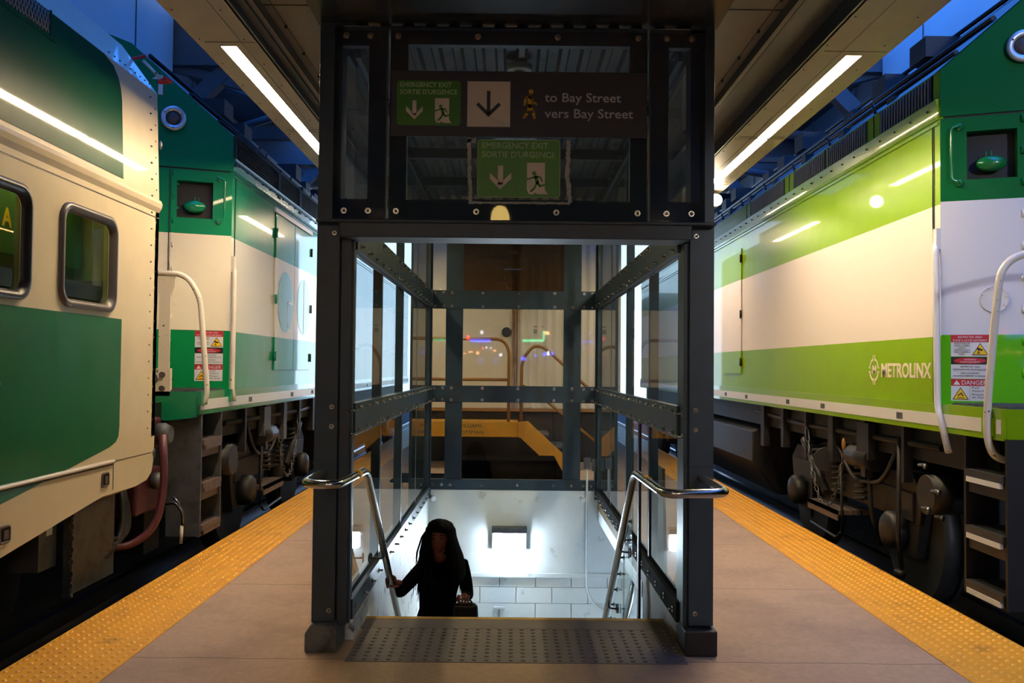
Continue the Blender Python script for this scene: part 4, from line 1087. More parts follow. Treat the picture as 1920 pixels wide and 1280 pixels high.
    hs = obj('hanging_step', b, 'under', root)
    b = MB()
    for k in range(4): bx(b, .02 + .075 * k, .08 + .075 * k, ys_ + .75, ys_ + 1.55, .17, .21)
    bx(b, .02, .03, ys_ + .75, ys_ + 1.55, .12, .21)
    obj('tread', b, 'rusty', hs)
    # pipes, air hose, chain
    b = MB()
    b.tube([(X(.1), Y0 + .2, .92), (X(.1), Y0 + 3.2, .90), (X(.12), Y0 + 5, .95)], .025, n=8)
    b.tube([(X(.1), Y0 + .9, .88), (X(.09), Y0 + 1.2, .55), (X(.12), Y0 + 1.9, .5), (X(.1), Y0 + 2.3, .85)], .018, n=8, fillet=.2)
    b.tube([(X(.14), Y0 + 1.4, 1.0), (X(.1), Y0 + 1.5, .7), (X(.1), Y0 + 1.45, .3), (X(.2), Y0 + 1.5, 0)], .02, n=8, fillet=.1)
    obj('brake_pipes', b, 'under', root)
    b = MB(); yc = Y0 + 2.4
    pts = [Vector((X(.04), yc - .5 + t / 22, .75 - .62 * math.sin(PI * t / 22) ** .8 + .006 * t)) for t in range(23)]
    for i, (p, q) in enumerate(zip(pts, pts[1:])):
        c = (p + q) / 2; d = (q - p) / 2 * 1.25; w = Vector((.016, 0, 0)) if i % 2 else d.cross(Vector((1, 0, 0))).normalized() * .016
        b.tube([c + d, c + d * .5 + w, c - d * .5 + w, c - d, c - d * .5 - w, c + d * .5 - w], .005, closed=True, n=5)
    obj('chain', b, 'rail', root)
    for k in range(6): b = MB(); yy = Y0 + .7 + .75 * k; bx(b, .05, .12, yy, yy + .05 + .04 * (k % 3), .62 - .05 * (k % 2), 1.05); obj('bracket', b, 'under' if k != 2 or s > 0 else 'midgrey', root)
    b = MB(); bx(b, .04, .1, Y0 + 1.35, Y0 + 1.6, .72, 1.02); obj('bracket', b, 'midgrey' if s < 0 else 'under', root)
    b = MB(); b.cyl((X(.05), Y0 + .35, .58), (X(.28), Y0 + .35, .58), .14, n=20); obj('air_tank', b, 'under', root)
    if s > 0:
        for (yy, z) in ((6.55, .78), (6.5, .48), (6.35, .62), (6.3, .45)): b = MB(); b.cyl((X(.05), yy, z), (X(.05), yy - .12, z + .01), .012, n=8); b.ball((X(.04), yy - .12, z), .018, n=8); obj('valve', b, 'rail' if z > .47 else 'under', root)
        b = MB(); b.tube([(X(.06), 6.9, .95), (X(.07), 6.95, .2), (X(.08), 6.9, -.1)], .018, n=8); b.lathe([(.04, 0), (.045, .04), (.03, .07)], (X(.07), 6.92, -.05), (0, 0, -1), n=12)
        obj('sand_pipe', b, 'under', root)
        b = MB(); b.ball((X(.06), 8.05, .80), .06, sc=(.3, .45, 1)); obj('tag', b, 'brown_rail', root, label='small orange tag hanging under the sill')
        b = MB(); b.cyl((X(.06), 8.5, .62), (X(.10), 8.62, .62), .11, n=20); obj('air_filter', b, 'under', root)
    return root
loco(-1, 2.5, 8.06, 7.26, None, ('left_side', 'left_end', 'teal'), 'locomotive', 'green and white diesel locomotive coupled beyond the cream coach on the left')
loco(1, 2.9, 6.10, 5.30, None, ('right_side', 'right_end', 'lime'), 'locomotive', 'lime green and white diesel locomotive on the right track')

# ---------------- coach on the left
def coach():
    root = thing('passenger_coach', 'cream and green double deck passenger coach on the left track', 'railway coach', (-4.0, 3, -.35))
    Xc = -2.5; YE = 6.40
    b = MB()
    wins = [(5.02, 5.68, 1.80, 2.33), (3.98, 4.66, 1.80, 2.33), (2.9, 3.6, 1.80, 2.33)]
    ycuts = sorted(set([-3.0, YE] + [c for w in wins for c in w[:2]])); t = .06
    for y0, y1 in zip(ycuts, ycuts[1:]):
        isw = any(abs(y0 - w[0]) < 1e-6 for w in wins)
        if isw: b.box(Xc - t, Xc, y0, y1, .95, 1.80); b.box(Xc - t, Xc, y0, y1, 2.33, 2.60)
        else: b.box(Xc - t, Xc, y0, y1, .95, 2.60)
    bmesh.ops.remove_doubles(b.bm, verts=b.bm.verts, dist=1e-5)
    # lower skirt following the raked bottom edge, rounded at the end
    low = [(YE, .95), (-3.0, .95), (-3.0, -.2), (3.0, .27), (4.49, .49), (5.60, .635), (6.10, .635), (6.28, .655), (6.36, .70), (YE - .01, .78)]
    b.prism(low, Xc - t, Xc, 'x')
    # tucked under edge
    for (y0, z0), (y1, z1) in zip(low[2:-2], low[3:-1]):
        b.f([b.v((Xc, y0, z0)), b.v((Xc, y1, z1)), b.v((Xc - .12, y1, z1 - .05)), b.v((Xc - .12, y0, z0 - .05))], 0)
    # upper side, slope and roof
    up = [(Xc, 2.60), (Xc - .03, 3.37), (Xc - .29, 3.72), (Xc - .8, 3.98), (Xc - 1.5, 4.06), (Xc - 2.2, 3.98), (Xc - 2.71, 3.72), (Xc - 2.97, 3.37), (Xc - 3.0, 1.0), (Xc - 2.9, 1.0), (Xc - 2.9, 2.60)]
    b.prism(up, -3.0, YE, 'y')
    b.box(Xc - 3.0, Xc, YE - .06, YE, .95, 2.6)
    # rivets at the end
    k = .95
    while k < 3.3:
        x = Xc - max(0, .03 * (k - 2.6) / .77)
        b.cyl((x, YE - .05, k), (x + .004, YE - .05, k), .006, m=1, n=6); b.cyl((x, YE - .13 - (.0 if k < 2 else .01), k + .06), (x + .004, YE - .13, k + .06), .006, m=1, n=6); k += .115
    for k in range(9): b.cyl((Xc - .05, YE - .1 - .08 * k, 3.41), (Xc - .044, YE - .1 - .08 * k, 3.415), .006, m=1, n=6)
    body = obj('body', b, ['coach_cream', 'rubber_brown'], root)
    b = MB(); pts = [(0, 2.52), (.018, 2.55), (.024, 2.58), (.014, 2.605), (-.03, 2.63)]
    b.prism([(Xc - .01, 2.50)] + [(Xc + p, z) for p, z in pts], -3.0, YE, 'y'); obj('belt_moulding', b, 'coach_cream', root)
    b = MB(); b.box(Xc, Xc + .002, -3, YE, 2.478, 2.485); obj('panel_seam', b, 'rubber_brown', root)
    b = MB(); b.tube([(Xc, -3, .83), (Xc + .004, 5.74, .838)], .012, n=8); b.box(Xc, Xc + .003, -3, 5.74, .815, .822, 1); obj('skirt_trim', b, ['coach_cream', 'rubber'], root)
    b = MB(); b.box(Xc, Xc + .002, 5.742, 5.748, .66, .83); b.box(Xc, Xc + .002, 5.748, 6.35, .835, .839); obj('panel_seam', b, 'rubber_brown', root)
    # upper green livery: follows the leaning side, rounded upper corner
    b = MB()
    def up_(y, z, off=.003): return (Xc - .03 * (z - 2.6) / .77 + off, y, z)
    pr = [(-3, 2.64), (5.80, 2.64), (5.80, 3.15), (5.785, 3.22), (5.75, 3.28), (5.68, 3.335), (5.55, 3.365), (-3, 3.365)]
    A = [b.v(up_(*p)) for p in pr]; B = [b.v(up_(*p, off=-.002)) for p in pr]
    b.f(A); b.f(B[::-1])
    for i in range(len(pr)): b.f([A[i], A[(i + 1) % len(pr)], B[(i + 1) % len(pr)], B[i]])
    obj('upper_livery', b, 'coach_green_up', root)
    b = MB(); pr = [(-3, 1.738), (5.82, 1.738), (5.82, 1.05), (5.81, .99), (5.77, .955), (5.68, .93), (4.48, .755), (3.0, .52), (-3, 0.0)]
    b.prism(pr, Xc - .001, Xc + .0015, 'x'); obj('lower_livery', b, 'coach_green', root)
    # top grille
    b = MB(); b.M = Matrix()
    y0, y1 = 2.6, 4.88
    b.box(Xc - .032, Xc - .02, y0, y1, 3.24, 3.36, 1)
    k = y0
    while k < y1 - .03:
        b.tube([(Xc - .020, k, 3.24), (Xc - .020, k + .03, 3.30), (Xc - .022, k, 3.36)], .0035, n=4); b.tube([(Xc - .020, k + .03, 3.24), (Xc - .020, k, 3.30), (Xc - .022, k + .03, 3.36)], .0035, n=4); k += .032
    b.box(Xc - .022, Xc - .012, y0, y1 + .06, 3.212, 3.224, 2); b.box(Xc - .026, Xc - .016, y1, y1 + .012, 3.22, 3.37, 2)
    obj('roof_grille', b, ['mesh_grey', 'black', 'coach_green_up'], root)
    # windows
    for i, (y0, y1, z0, z1) in enumerate(wins):
        P = rrect(y0 - .03, y1 + .03, z0 - .03, z1 + .03, .11, 8); Q = rrect(y0 + .02, y1 - .02, z0 + .02, z1 - .02, .07, 8)
        b = MB(); O = [b.v((Xc - .002, p[0], p[1])) for p in P]; O2 = [b.v((Xc + .022, p[0] + (.008 if p[0] < (y0 + y1) / 2 else -.008), p[1])) for p in P]
        Mi = [b.v((Xc + .024, p[0], p[1])) for p in rrect(y0 - .0, y1 + .0, z0 - .0, z1 + .0, .09, 8)]; I = [b.v((Xc - .02, p[0], p[1])) for p in Q]
        n_ = len(P)
        for R0, R1 in ((O, O2), (O2, Mi), (Mi, I)):
            for k in range(n_): b.f([R0[k], R0[(k + 1) % n_], R1[(k + 1) % n_], R1[k]], 0, True)
        wf = obj('window_gasket', b, 'rubber' if i else 'rubber_brown', root)
        b = MB(); b.prism(Q, Xc - .03, Xc - .022, 'x'); obj('pane', b, 'train_glass', wf)
    # interior seen through the windows
    b = MB(); b.box(Xc - 1.5, Xc - 1.45, 2.5, 6.25, 1.2, 2.6, 0); b.box(Xc - 1.5, Xc - .08, 6.2, 6.25, 1.2, 2.6, 0); b.box(Xc - 1.5, Xc - .08, 2.5, 6.25, 1.15, 1.2, 1); b.box(Xc - 1.5, Xc - .08, 2.45, 2.5, 1.2, 2.6, 1); b.box(Xc - 1.5, Xc - .08, 2.5, 6.25, 2.6, 2.62, 0)
    b.box(Xc - 1.44, Xc - 1.40, 5.0, 5.4, 1.2, 2.3, 1)
    ir = obj('interior', b, ['interior', 'interior_g'], root)
    for (y, x) in ((5.9, -.2), (5.1, -.2), (4.3, -.2), (5.9, -.95), (4.3, -.95)):
        b = MB(); b.prism([(y - .25, 1.2), (y + .2, 1.2), (y + .25, 1.62), (y + .30, 2.0), (y + .22, 2.02), (y + .12, 1.65), (y - .25, 1.62)], Xc + x - .42, Xc + x + .02, 'x'); obj('seat', b, 'seat', ir, bevel=.03)
    b = MB(); b.box(Xc - .34, Xc - .16, 4.3, 5.9, 2.575, 2.595); obj('ceiling_lamp', b, 'coachlamp', ir)
    b = MB(); b.box(Xc - .42, Xc - .40, 5.02, 6.1, 2.08, 2.50); sg = obj('notice_board', b, 'interior_g', ir)
    text('lettering', 'A', .15, frame((Xc - .398, 5.14, 2.235), (0, 1, 0)), 'sign_yellow', sg, width=.105, bold=.004)
    text('lettering', 'L', .15, frame((Xc - .398, 5.74, 2.235), (0, 1, 0)), 'sign_yellow', sg, width=.09, bold=.004)
    # skirt latches
    for (y, z) in ((5.63, .735), (4.52, .60)):
        b = MB(); b.tube([(Xc + .003, y + p[0], z + p[1]) for p in rrect(-.045, .045, -.04, .04, .015, 3)], .007, closed=True, n=6); b.box(Xc - .001, Xc + .002, y - .04, y + .04, z - .035, z + .035, 1); b.box(Xc, Xc + .008, y - .012, y + .03, z - .024, z + .02)
        obj('latch', b, ['rubber_brown', 'black'], root)
    # small protruding pin brackets at the end
    b = MB()
    for z in (1.35, .83, 3.0): b.ball((Xc + .01, YE - .02, z), .02, sc=(.5, .5, 1.6)); 
    b.ball((Xc + .012, 4.40, 1.35), .02, n=8); obj('end_pins', b, 'rail', root)
    # red hook bracket at the roof corner
    b = MB(); b.tube([(-2.79, YE - .02, 3.70), (-2.80, YE + .03, 3.62), (-2.64, YE + .06, 3.665)], .012, n=8, fillet=.03); obj('hook', b, 'red', root); b = MB(); b.tube([(-2.50, YE + .04, 3.49), (-2.56, YE + .07, 3.475), (-2.46, YE + .10, 3.49), (-2.50, YE + .04, 3.505)], .012, n=8, fillet=.03)
    obj('hook', b, 'red', root); b = MB(); b.tube([(-2.66, YE + .06, 3.63), (-2.52, YE + .06, 3.49)], .011, n=8); obj('hook_bar', b, 'offwhite', root)
    # under the coach: plates, cabinet, hoses
    b = MB(); b.box(Xc - .22, Xc - .19, 5.60, 6.22, .03, .63); b.box(Xc - .225, Xc - .17, 5.585, 5.61, .02, .64); obj('skirt_plate', b, 'midgrey', root, label='large grey flat plate hanging under the coach end')
    b = MB(); b.box(Xc - .5, Xc - .26, 5.36, 5.57, .22, .62); pl = obj('cabinet', b, 'midgrey', root); b = MB(); b.box(Xc - .26, Xc - .256, 5.44, 5.51, .42, .50); obj('data_plate', b, 'label_white', pl)
    b = MB(); b.box(Xc - 2.8, Xc - .35, -3, 6.2, .55, .9); b.box(Xc - .9, Xc - .7, 2.5, 6.3, .15, .6); obj('underframe', b, 'black', root)
    for yc in (3.4, 5.6):
        b = MB(); b.cyl((Xc - .85, yc, .13), (Xc - .72, yc, .13), .45, n=30); obj('wheel', b, 'dark', root)
    b = MB()
    for k in range(4): b.tube([(Xc - .25 - .05 * k, 5.95 + .06 * k, .75), (Xc - .25, 5.9 + .05 * k, .3 + .03 * k), (Xc - .2, 6.1 + .06 * k, .12 + .03 * k), (Xc - .2, 6.4 + .04 * k, .3), (Xc - .3, 6.5, .75)], .022, n=8, fillet=.15)
    obj('jumper_cables', b, 'rubber', root)
    b = MB(); b.tube([(Xc + .02, 6.50, .95), (Xc + .05, 6.48, .6), (Xc + .02, 6.42, .3), (Xc - .15, 6.3, .17), (Xc - .3, 6.15, .24)], .026, n=12, fillet=.16); obj('air_hose', b, 'redhose', root, label='dusty red air hose looping below the coach end')
    b = MB()
    for k in range(16):
        z = .60 - .036 * k; c = Vector((Xc - .17, 5.57, z)); w = Vector((0, .012, 0)) if k % 2 else Vector((.012, 0, 0)); d = Vector((0, 0, .022))
        b.tube([c + d, c + d * .4 + w, c - d * .4 + w, c - d, c - d * .4 - w, c + d * .4 - w], .004, closed=True, n=5)
    obj('chain', b, 'dark', root)
    return root
t = coach()
# buffer gear between coach and locomotive
b = MB(); b.box(-3.2, -2.66, 6.55, 6.95, .82, 1.05); b.box(-3.2, -2.68, 6.55, 7.0, .35, .68); obj('buffer_block', b, 'redblock', t, bevel=.02)
b = MB(); b.lathe([(.08, 0), (.085, .05), (.06, .1)], (-2.63, 6.8, .93), (1, 0, 0), n=20); obj('cap', b, 'midgrey', t)
b = MB(); b.lathe([(.06, 0), (.065, .05), (.03, .08)], (-2.66, 6.8, .58), (1, 0, 0), n=18); obj('cap', b, 'midgrey', t)
b = MB(); b.tube([(-2.62, 7.1, .42), (-2.58, 7.1, .38), (-2.56, 7.1, .33)], .01, n=8); b.tube([(-2.75, 7.1, .35), (-2.6, 7.1, .38), (-2.54, 7.1, .30), (-2.54, 7.1, .2)], .014, n=8, fillet=.04); obj('valve', b, 'rail', t)
b = MB(); b.cyl((-2.545, 7.1, .20), (-2.55, 7.1, .06), .013, n=10); obj('grip', b, 'offwhite', t)
b = MB(); b.box(-4.6, -3.4, 6.4, 7.2, .3, .7); b.box(-3.15, -2.78, 6.95, 7.25, .0, 1.15); obj('drawgear', b, 'black', t)

# ================================================================ SITE OFFICE BEYOND THE STAIRS
t = thing('office_trailer', 'white site office trailer on the platform beyond the stair enclosure', 'trailer', (0.05, 15.5, 0))
b = MB(); b.box(-1.4, 1.7, 14.0, 15.2, .80, 3.55); b.box(-.4, 1.7, 15.2, 17.6, .80, 3.55)  # rear block added out of sight to narrow the glow on the right engine
x = .14
while x < 1.66: b.prism([(x, 13.99), (x + .03, 13.975), (x + .06, 13.975), (x + .09, 13.99), (x + .09, 14.0), (x, 14.0)], .84, 3.5, 'z'); x += .13
obj('shell', b, 'trailer', t)
b = MB()
for x in (.02, .06, .10): b.box(x, x + .012, 13.965, 14.0, .8, 3.5)
b.box(-1.4, 1.7, 13.97, 14.0, .78, .83); obj('corner_trim', b, 'brown_rail', t)
b = MB(); b.box(-1.35, 1.65, 14.1, 15.1, .0, .8); obj('undercarriage', b, 'black', t)
b = MB(); b.box(.28, .5, 13.985, 14.0, 2.08, 2.10); b.box(.34, .47, 13.985, 14.0, 1.98, 2.05); obj('door_plate', b, 'mesh_grey', t)
t = thing('access_stair', 'yellow steel landing and stair in front of the white site office', 'stair', (0, 13.2, 0))
b = MB(); b.box(-1.3, .12, 12.95, 13.0, .464, .68); b.box(-1.3, .12, 13.0, 13.9, .62, .66); ls = obj('landing', b, 'cab_yellow', t, bevel=.005)
text('lettering', 'WILLIAMS', .07, frame((-.74, 12.949, .595), (1, 0, 0)), 'sign_ink', ls, width=.34)
text('lettering', 'SCOTSMAN', .07, frame((-.80, 12.949, .505), (1, 0, 0)), 'sign_ink', ls, width=.42)
b = MB(); b.prism([(.12, .68), (.26, .69), (1.02, .0), (.65, .0), (.15, .46), (.12, .46)], 12.93, 12.97, 'y'); obj('stringer', b, 'cab_yellow', t, bevel=.004)
for k in range(3): b = MB(); b.box(.3 + .22 * k, .56 + .22 * k, 12.97, 13.8, .48 - .17 * k, .51 - .17 * k); obj('tread', b, 'midgrey', t)
b = MB(); b.tube([(-1.2, 12.98, 1.28), (0.0, 12.98, 1.28)], .024); b.tube([(-1.2, 12.98, 1.86), (-.12, 12.98, 1.86), (-.02, 12.98, 1.72), (-.02, 12.98, .68)], .024, fillet=.12); b.tube([(.16, 12.98, .69), (.16, 12.98, 1.55), (.32, 12.98, 1.78), (.5, 12.98, 1.74), (1.3, 12.98, 1.0), (1.3, 12.98, .0)], .024, fillet=.12); b.tube([(.16, 12.98, 1.2), (.32, 12.98, 1.14), (1.3, 12.98, .35)], .02)
obj('railing', b, 'brown_rail', t)
b = MB(); b.tube([(-.08, 13.9, 2.0), (-.08, 13.97, 2.0)], .0); b.bm.free()
b = MB(); b.lathe([(.075, 0), (.075, .03), (.05, .04)], (-.065, 13.995, 2.0), (0, -1, 0), n=20); o = obj('round_gauge', b, 'dark'); tag(o, 'round dark gauge on the white site office wall', 'gauge')
for x, w in ((-1.62, .08), (1.9, .1)): pass
b = MB(); b.box(-1.5, .25, 11.4, 12.2, .0, .03); b.prism([(-.75, .0), (-.62, .27), (.6, .27), (.75, .0)], 11.6, 12.3, 'y'); o = obj('tarpaulin', b, 'cloth', bevel=.04); tag(o, 'dark tarpaulin covered stack on the platform behind the stair enclosure', 'tarpaulin')

# lit street signs far behind the photographer, mirrored in the back glass
NE = {'neon_blue': emit('neon_blue', (60, 80, 255), 45), 'neon_green': emit('neon_green', (20, 200, 140), 30), 'neon_warm': emit('neon_warm', (255, 170, 110), 40), 'neon_white': emit('neon_white', (235, 235, 255), 30), 'neon_red': emit('neon_red', (255, 50, 60), 40)}
M.update(NE)
def neon(xpx, ypx, w, h, m, lab, nm='neon_tube'):
    k = 31.8 / 1700.0
    x = (xpx - 957) * k; z = 1.45 + (690 - ypx) * k; b = MB(); b.box(x - w * k / 2, x + w * k / 2, -14.0, -13.93, z - h * k / 2, z + h * k / 2)
    o = obj(nm, b, m); tag(o, lab, 'neon light')
neon(898, 638, 40, 4, 'neon_blue', 'long blue neon tube mirrored in the middle back pane')
neon(1000, 637, 42, 4, 'neon_green', 'long green neon tube mirrored in the middle back pane')
neon(1021, 627, 3, 18, 'neon_green', 'short upright green neon tube at the end of the long green one')
neon(875, 632, 5, 8, 'neon_red', 'small red neon light beside the blue tube')
neon(901, 622, 4, 6, 'neon_white', 'small white light above the red neon light', 'street_lamp')
neon(1027, 622, 8, 5, 'neon_warm', 'slanted warm white light beside the green neon corner', 'street_lamp')
for i, (x, y, w, h, m) in enumerate(((868, 663, 4, 2, 'neon_warm'), (880, 660, 9, 2, 'neon_warm'), (893, 662, 5, 4, 'neon_warm'), (910, 651, 3, 3, 'neon_white'), (919, 652, 3, 3, 'neon_white'), (926, 657, 5, 2, 'neon_warm'), (938, 665, 5, 5, 'neon_white'), (903, 653, 3, 4, 'neon_red'), (982, 672, 8, 6, 'neon_blue'), (1006, 666, 5, 2, 'neon_blue'), (1023, 663, 6, 5, 'neon_blue'), (1030, 661, 4, 8, 'neon_white'), (1038, 662, 3, 6, 'neon_blue'), (900, 676, 14, 12, 'neon_white2'), (928, 676, 10, 14, 'neon_white2'))):
    if m == 'neon_white2':
        if m not in M: M[m] = emit('dim_window', (120, 130, 200), 6)
    k = 31.8 / 1700.0; X_ = (x - 957) * k; Z_ = 1.45 + (690 - y) * k
    b = MB(); b.box(X_ - w * k / 2, X_ + w * k / 2, -14.0, -13.93, Z_ - h * k / 2, Z_ + h * k / 2); o = obj('street_lamp', b, m); tag(o, 'tiny distant street light mirrored in the middle back pane', 'light', 'tiny distant street lights')

# ================================================================ PERSON
def person():
    root = thing('person', 'person with long dark hair in black clothes climbing the stairs with a handbag', 'person', (-.48, 6.35, -1.0))
    J = {}
    J['pelvis'] = ((-.485, 6.28, -.34), .135, .10)
    J['waist'] = ((-.480, 6.26, -.19), .112, .085)
    J['chest'] = ((-.462, 6.24, -.02), .135, .095)
    J['upper'] = ((-.455, 6.24, .075), .125, .08)
    J['neck'] = ((-.462, 6.22, .16), .048, .048)
    J['headb'] = ((-.470, 6.20, .225), .060, .062)
    J['sR'] = ((-.585, 6.22, .085), .058, .058); J['eR'] = ((-.722, 6.02, -.045), .044, .042); J['wR'] = ((-.708, 5.875, .055), .027, .025)
    J['sL'] = ((-.310, 6.24, .098), .056, .056); J['eL'] = ((-.275, 6.27, -.125), .046, .044); J['wL'] = ((-.292, 6.09, -.065), .028, .026)
    J['hR'] = ((-.565, 6.28, -.42), .09, .085); J['kR'] = ((-.565, 6.14, -.70), .062, .062); J['aR'] = ((-.565, 6.28, -.93), .042, .042); J['tR'] = ((-.57, 6.14, -.975), .035, .026)
    J['hL'] = ((-.405, 6.28, -.42), .09, .085); J['kL'] = ((-.40, 6.36, -.76), .062, .062); J['aL'] = ((-.40, 6.50, -1.12), .042, .042); J['tL'] = ((-.40, 6.37, -1.175), .035, .026)
    E_ = [('pelvis', 'waist'), ('waist', 'chest'), ('chest', 'upper'), ('upper', 'neck'), ('neck', 'headb'), ('upper', 'sR'), ('sR', 'eR'), ('eR', 'wR'), ('upper', 'sL'), ('sL', 'eL'), ('eL', 'wL'),
          ('pelvis', 'hR'), ('hR', 'kR'), ('kR', 'aR'), ('aR', 'tR'), ('pelvis', 'hL'), ('hL', 'kL'), ('kL', 'aL'), ('aL', 'tL')]
    def skin(name, joints, edges, rootj, m, parent, sub=2):
        names = list(joints); me = bpy.data.meshes.new(name)
        me.from_pydata([joints[n][0] for n in names], [(names.index(a), names.index(c)) for a, c in edges], [])
        o = bpy.data.objects.new(name, me); COL.objects.link(o)
        sk = o.modifiers.new('skin', 'SKIN'); sk.use_smooth_shade = True
        sb = o.modifiers.new('sub', 'SUBSURF'); sb.levels = sub; sb.render_levels = sub
        if not me.skin_vertices: 
            bpy.context.view_layer.objects.active = o; bpy.ops.mesh.customdata_skin_add()
        for i, n in enumerate(names):
            sv = me.skin_vertices[0].data[i]; sv.radius = joints[n][1:3]; sv.use_root = (n == rootj)
        bpy.context.view_layer.update(); dg = bpy.context.evaluated_depsgraph_get()
        m2 = bpy.data.meshes.new_from_object(o.evaluated_get(dg)); bpy.data.objects.remove(o)
        m2.materials.clear(); m2.materials.append(M[m])
        for p in m2.polygons: p.use_smooth = True
        o = bpy.data.objects.new(name, m2); COL.objects.link(o); put(o, parent); return o
    body = skin('body', J, E_, 'pelvis', 'cloth', root)
    # head: skull, face, nose, mouth, ears in one mesh
    b = MB(); hc = Vector((-.478, 6.185, .300))
    n, k = 24, 16; R = []
    for i in range(k + 1):
        t_ = PI * i / k; row = []
        for j in range(n):
            a = 2 * PI * j / n
            x = math.sin(t_) * math.sin(a); y = math.sin(t_) * -math.cos(a); z = math.cos(t_)
            wx = .070 * (1 - .28 * max(0, -z) ** 1.3); wy = .086; r_ = Vector((x * wx, y * wy + (-.012 * max(0, -z)), z * .105))
            f = max(0, -y) * math.exp(-(x / .22) ** 2)      # facing the camera
            if f > 0:
                r_.y -= .018 * f * math.exp(-((z + .18) / .17) ** 2)     # nose
                r_.y -= .007 * f * math.exp(-((z + .52) / .10) ** 2)     # lips
                r_.y -= .008 * f * math.exp(-((z + .85) / .15) ** 2)     # chin
            for ex in (-.42, .42):
                g = max(0, -y) * math.exp(-((x - ex) / .16) ** 2 - ((z - .02) / .10) ** 2); r_.y += .010 * g
            row.append(b.v(hc + r_))
        R.append(row)
    for A, B in zip(R, R[1:]):
        for j in range(n): b.f([A[j], A[(j + 1) % n], B[(j + 1) % n], B[j]], 0, True)
    for sx_ in (-1, 1): b.ball(hc + Vector((sx_ * .068, .005, -.005)), .024, sc=(.35, .6, 1.0), n=10)
    b.cyl(hc + Vector((.003, .01, -.07)), hc + Vector((.012, .03, -.17)), .042, .048, n=14)
    bmesh.ops.remove_doubles(b.bm, verts=b.bm.verts, dist=1e-5)
    hd = obj('head', b, 'skin', root)
    b = MB()
    for ex in (-.029, .029): b.ball(hc + Vector((ex, -.072, .004)), .011, n=10)
    obj('eyes', b, 'eye', hd); 
    b = MB()
    for ex in (-.029, .029): b.ball(hc + Vector((ex, -.081, .004)), .0055, n=8); b.tube([hc + Vector((ex - .018, -.078, .022)), hc + Vector((ex, -.084, .028)), hc + Vector((ex + .018, -.078, .022))], .003, n=5)
    obj('brows_and_pupils', b, 'hair', hd)
    # hair: C shaped lofted mantle open at the face, parted, with loose strands
    b = MB(); prof = [(.418, .012, .012), (.410, .05, .055), (.39, .082, .09), (.35, .099, .108), (.30, .102, .108), (.24, .118, .102), (.18, .138, .095), (.12, .150, .095), (.07, .152, .092), (.02, .135, .088), (-.02, .11, .08)]
    rows = []; nn = 36
    for i, (z, rx, ry) in enumerate(prof):
        gap = .05 if z > .375 else (.62 if z > .2 else .52) ; row = []
        for j in range(nn):
            t_ = gap + (2 * PI - 2 * gap) * j / (nn - 1)
            w = 1 + .035 * math.sin(j * 2.3 + i * .4)
            row.append((hc.x + .004 + (.004 * i) + rx * math.sin(t_) * w, hc.y + .012 - ry * math.cos(t_) * w, z))
        rows.append(row)
    V1 = [[b.v(p) for p in r] for r in rows]
    V2 = [[b.v((hc.x + (p[0] - hc.x) * .86, hc.y + (p[1] - hc.y) * .86, p[2] - .006)) for p in r] for r in rows]
    for A, B in zip(V1, V1[1:]):
        for j in range(nn - 1): b.f([A[j], A[j + 1], B[j + 1], B[j]], 0, True)
    for A, B in zip(V2, V2[1:]):
        for j in range(nn - 1): b.f([A[j], B[j], B[j + 1], A[j + 1]], 0, True)
    for j in range(nn - 1): b.f([V1[-1][j], V1[-1][j + 1], V2[-1][j + 1], V2[-1][j]]); b.f([V1[0][j], V2[0][j], V2[0][j + 1], V1[0][j + 1]])
    for i in range(len(rows) - 1):
        b.f([V1[i][0], V2[i][0], V2[i + 1][0], V1[i + 1][0]]); b.f([V1[i][-1], V1[i + 1][-1], V2[i + 1][-1], V2[i][-1]])
    b.ball(hc + Vector((.002, .012, .045)), .082, sc=(.95, 1.12, .92), n=20)
    for k_ in range(46):
        t_ = random.uniform(.55, 2 * PI - .55); s0 = random.uniform(.9, 1.05); fl = random.uniform(.0, .035); dn = random.uniform(-.14, .02)
        P = []
        for q in range(7):
            f = q / 6; z = .36 + (dn - .36) * f; rx = (.088 + .055 * min(1, f * 1.6)) * s0 + fl * f * f; ry = .1
            P.append((hc.x + .01 + rx * math.sin(t_), hc.y + .012 - ry * math.cos(t_), z))
        b.tube(P, [.006, .007, .007, .006, .005, .004, .0015], n=5)
    for k_ in range(16):
        sd_ = 1 if k_ % 3 else -1; x0 = hc.x + sd_ * .072; a_ = random.uniform(.07, .125); dn = random.uniform(-.06, .14)
        P = [(x0, 6.19, .37 - .01 * k_ % .04), (x0 + sd_ * a_ * .35, 6.18, .30), (x0 + sd_ * a_ * .62, 6.17, .20), (x0 + sd_ * a_ * .66, 6.17, .5 * (.20 + dn)), (x0 + sd_ * a_ * .52, 6.17, dn)]
        b.tube(P, [.004, .005, .004, .003, .001], n=5)
    obj('hair', b, 'hair', root)
    # jacket hem, collar
    b = MB()
    rr = []
    for z, rx, ry in ((.02, .150, .115), (-.10, .128, .105), (-.20, .125, .10), (-.27, .148, .115), (-.33, .160, .122)):
        rr.append([b.v((-.482 + .01 * (z > -.1) + rx * math.cos(2 * PI * j / 28) * (1 + .012 * math.sin(j * 3 + z * 40)), 6.26 + ry * math.sin(2 * PI * j / 28), z)) for j in range(28)])
    for A, B in zip(rr, rr[1:]):
        for j in range(28): b.f([A[j], A[(j + 1) % 28], B[(j + 1) % 28], B[j]], 0, True)
    b.f(rr[-1]); b.f(rr[0][::-1])
    b.tube([(-.53, 6.18, .13), (-.47, 6.15, .115), (-.41, 6.18, .13), (-.40, 6.25, .15), (-.465, 6.29, .155), (-.54, 6.25, .15)], .018, closed=True, n=8)
    obj('jacket', b, 'cloth', root)
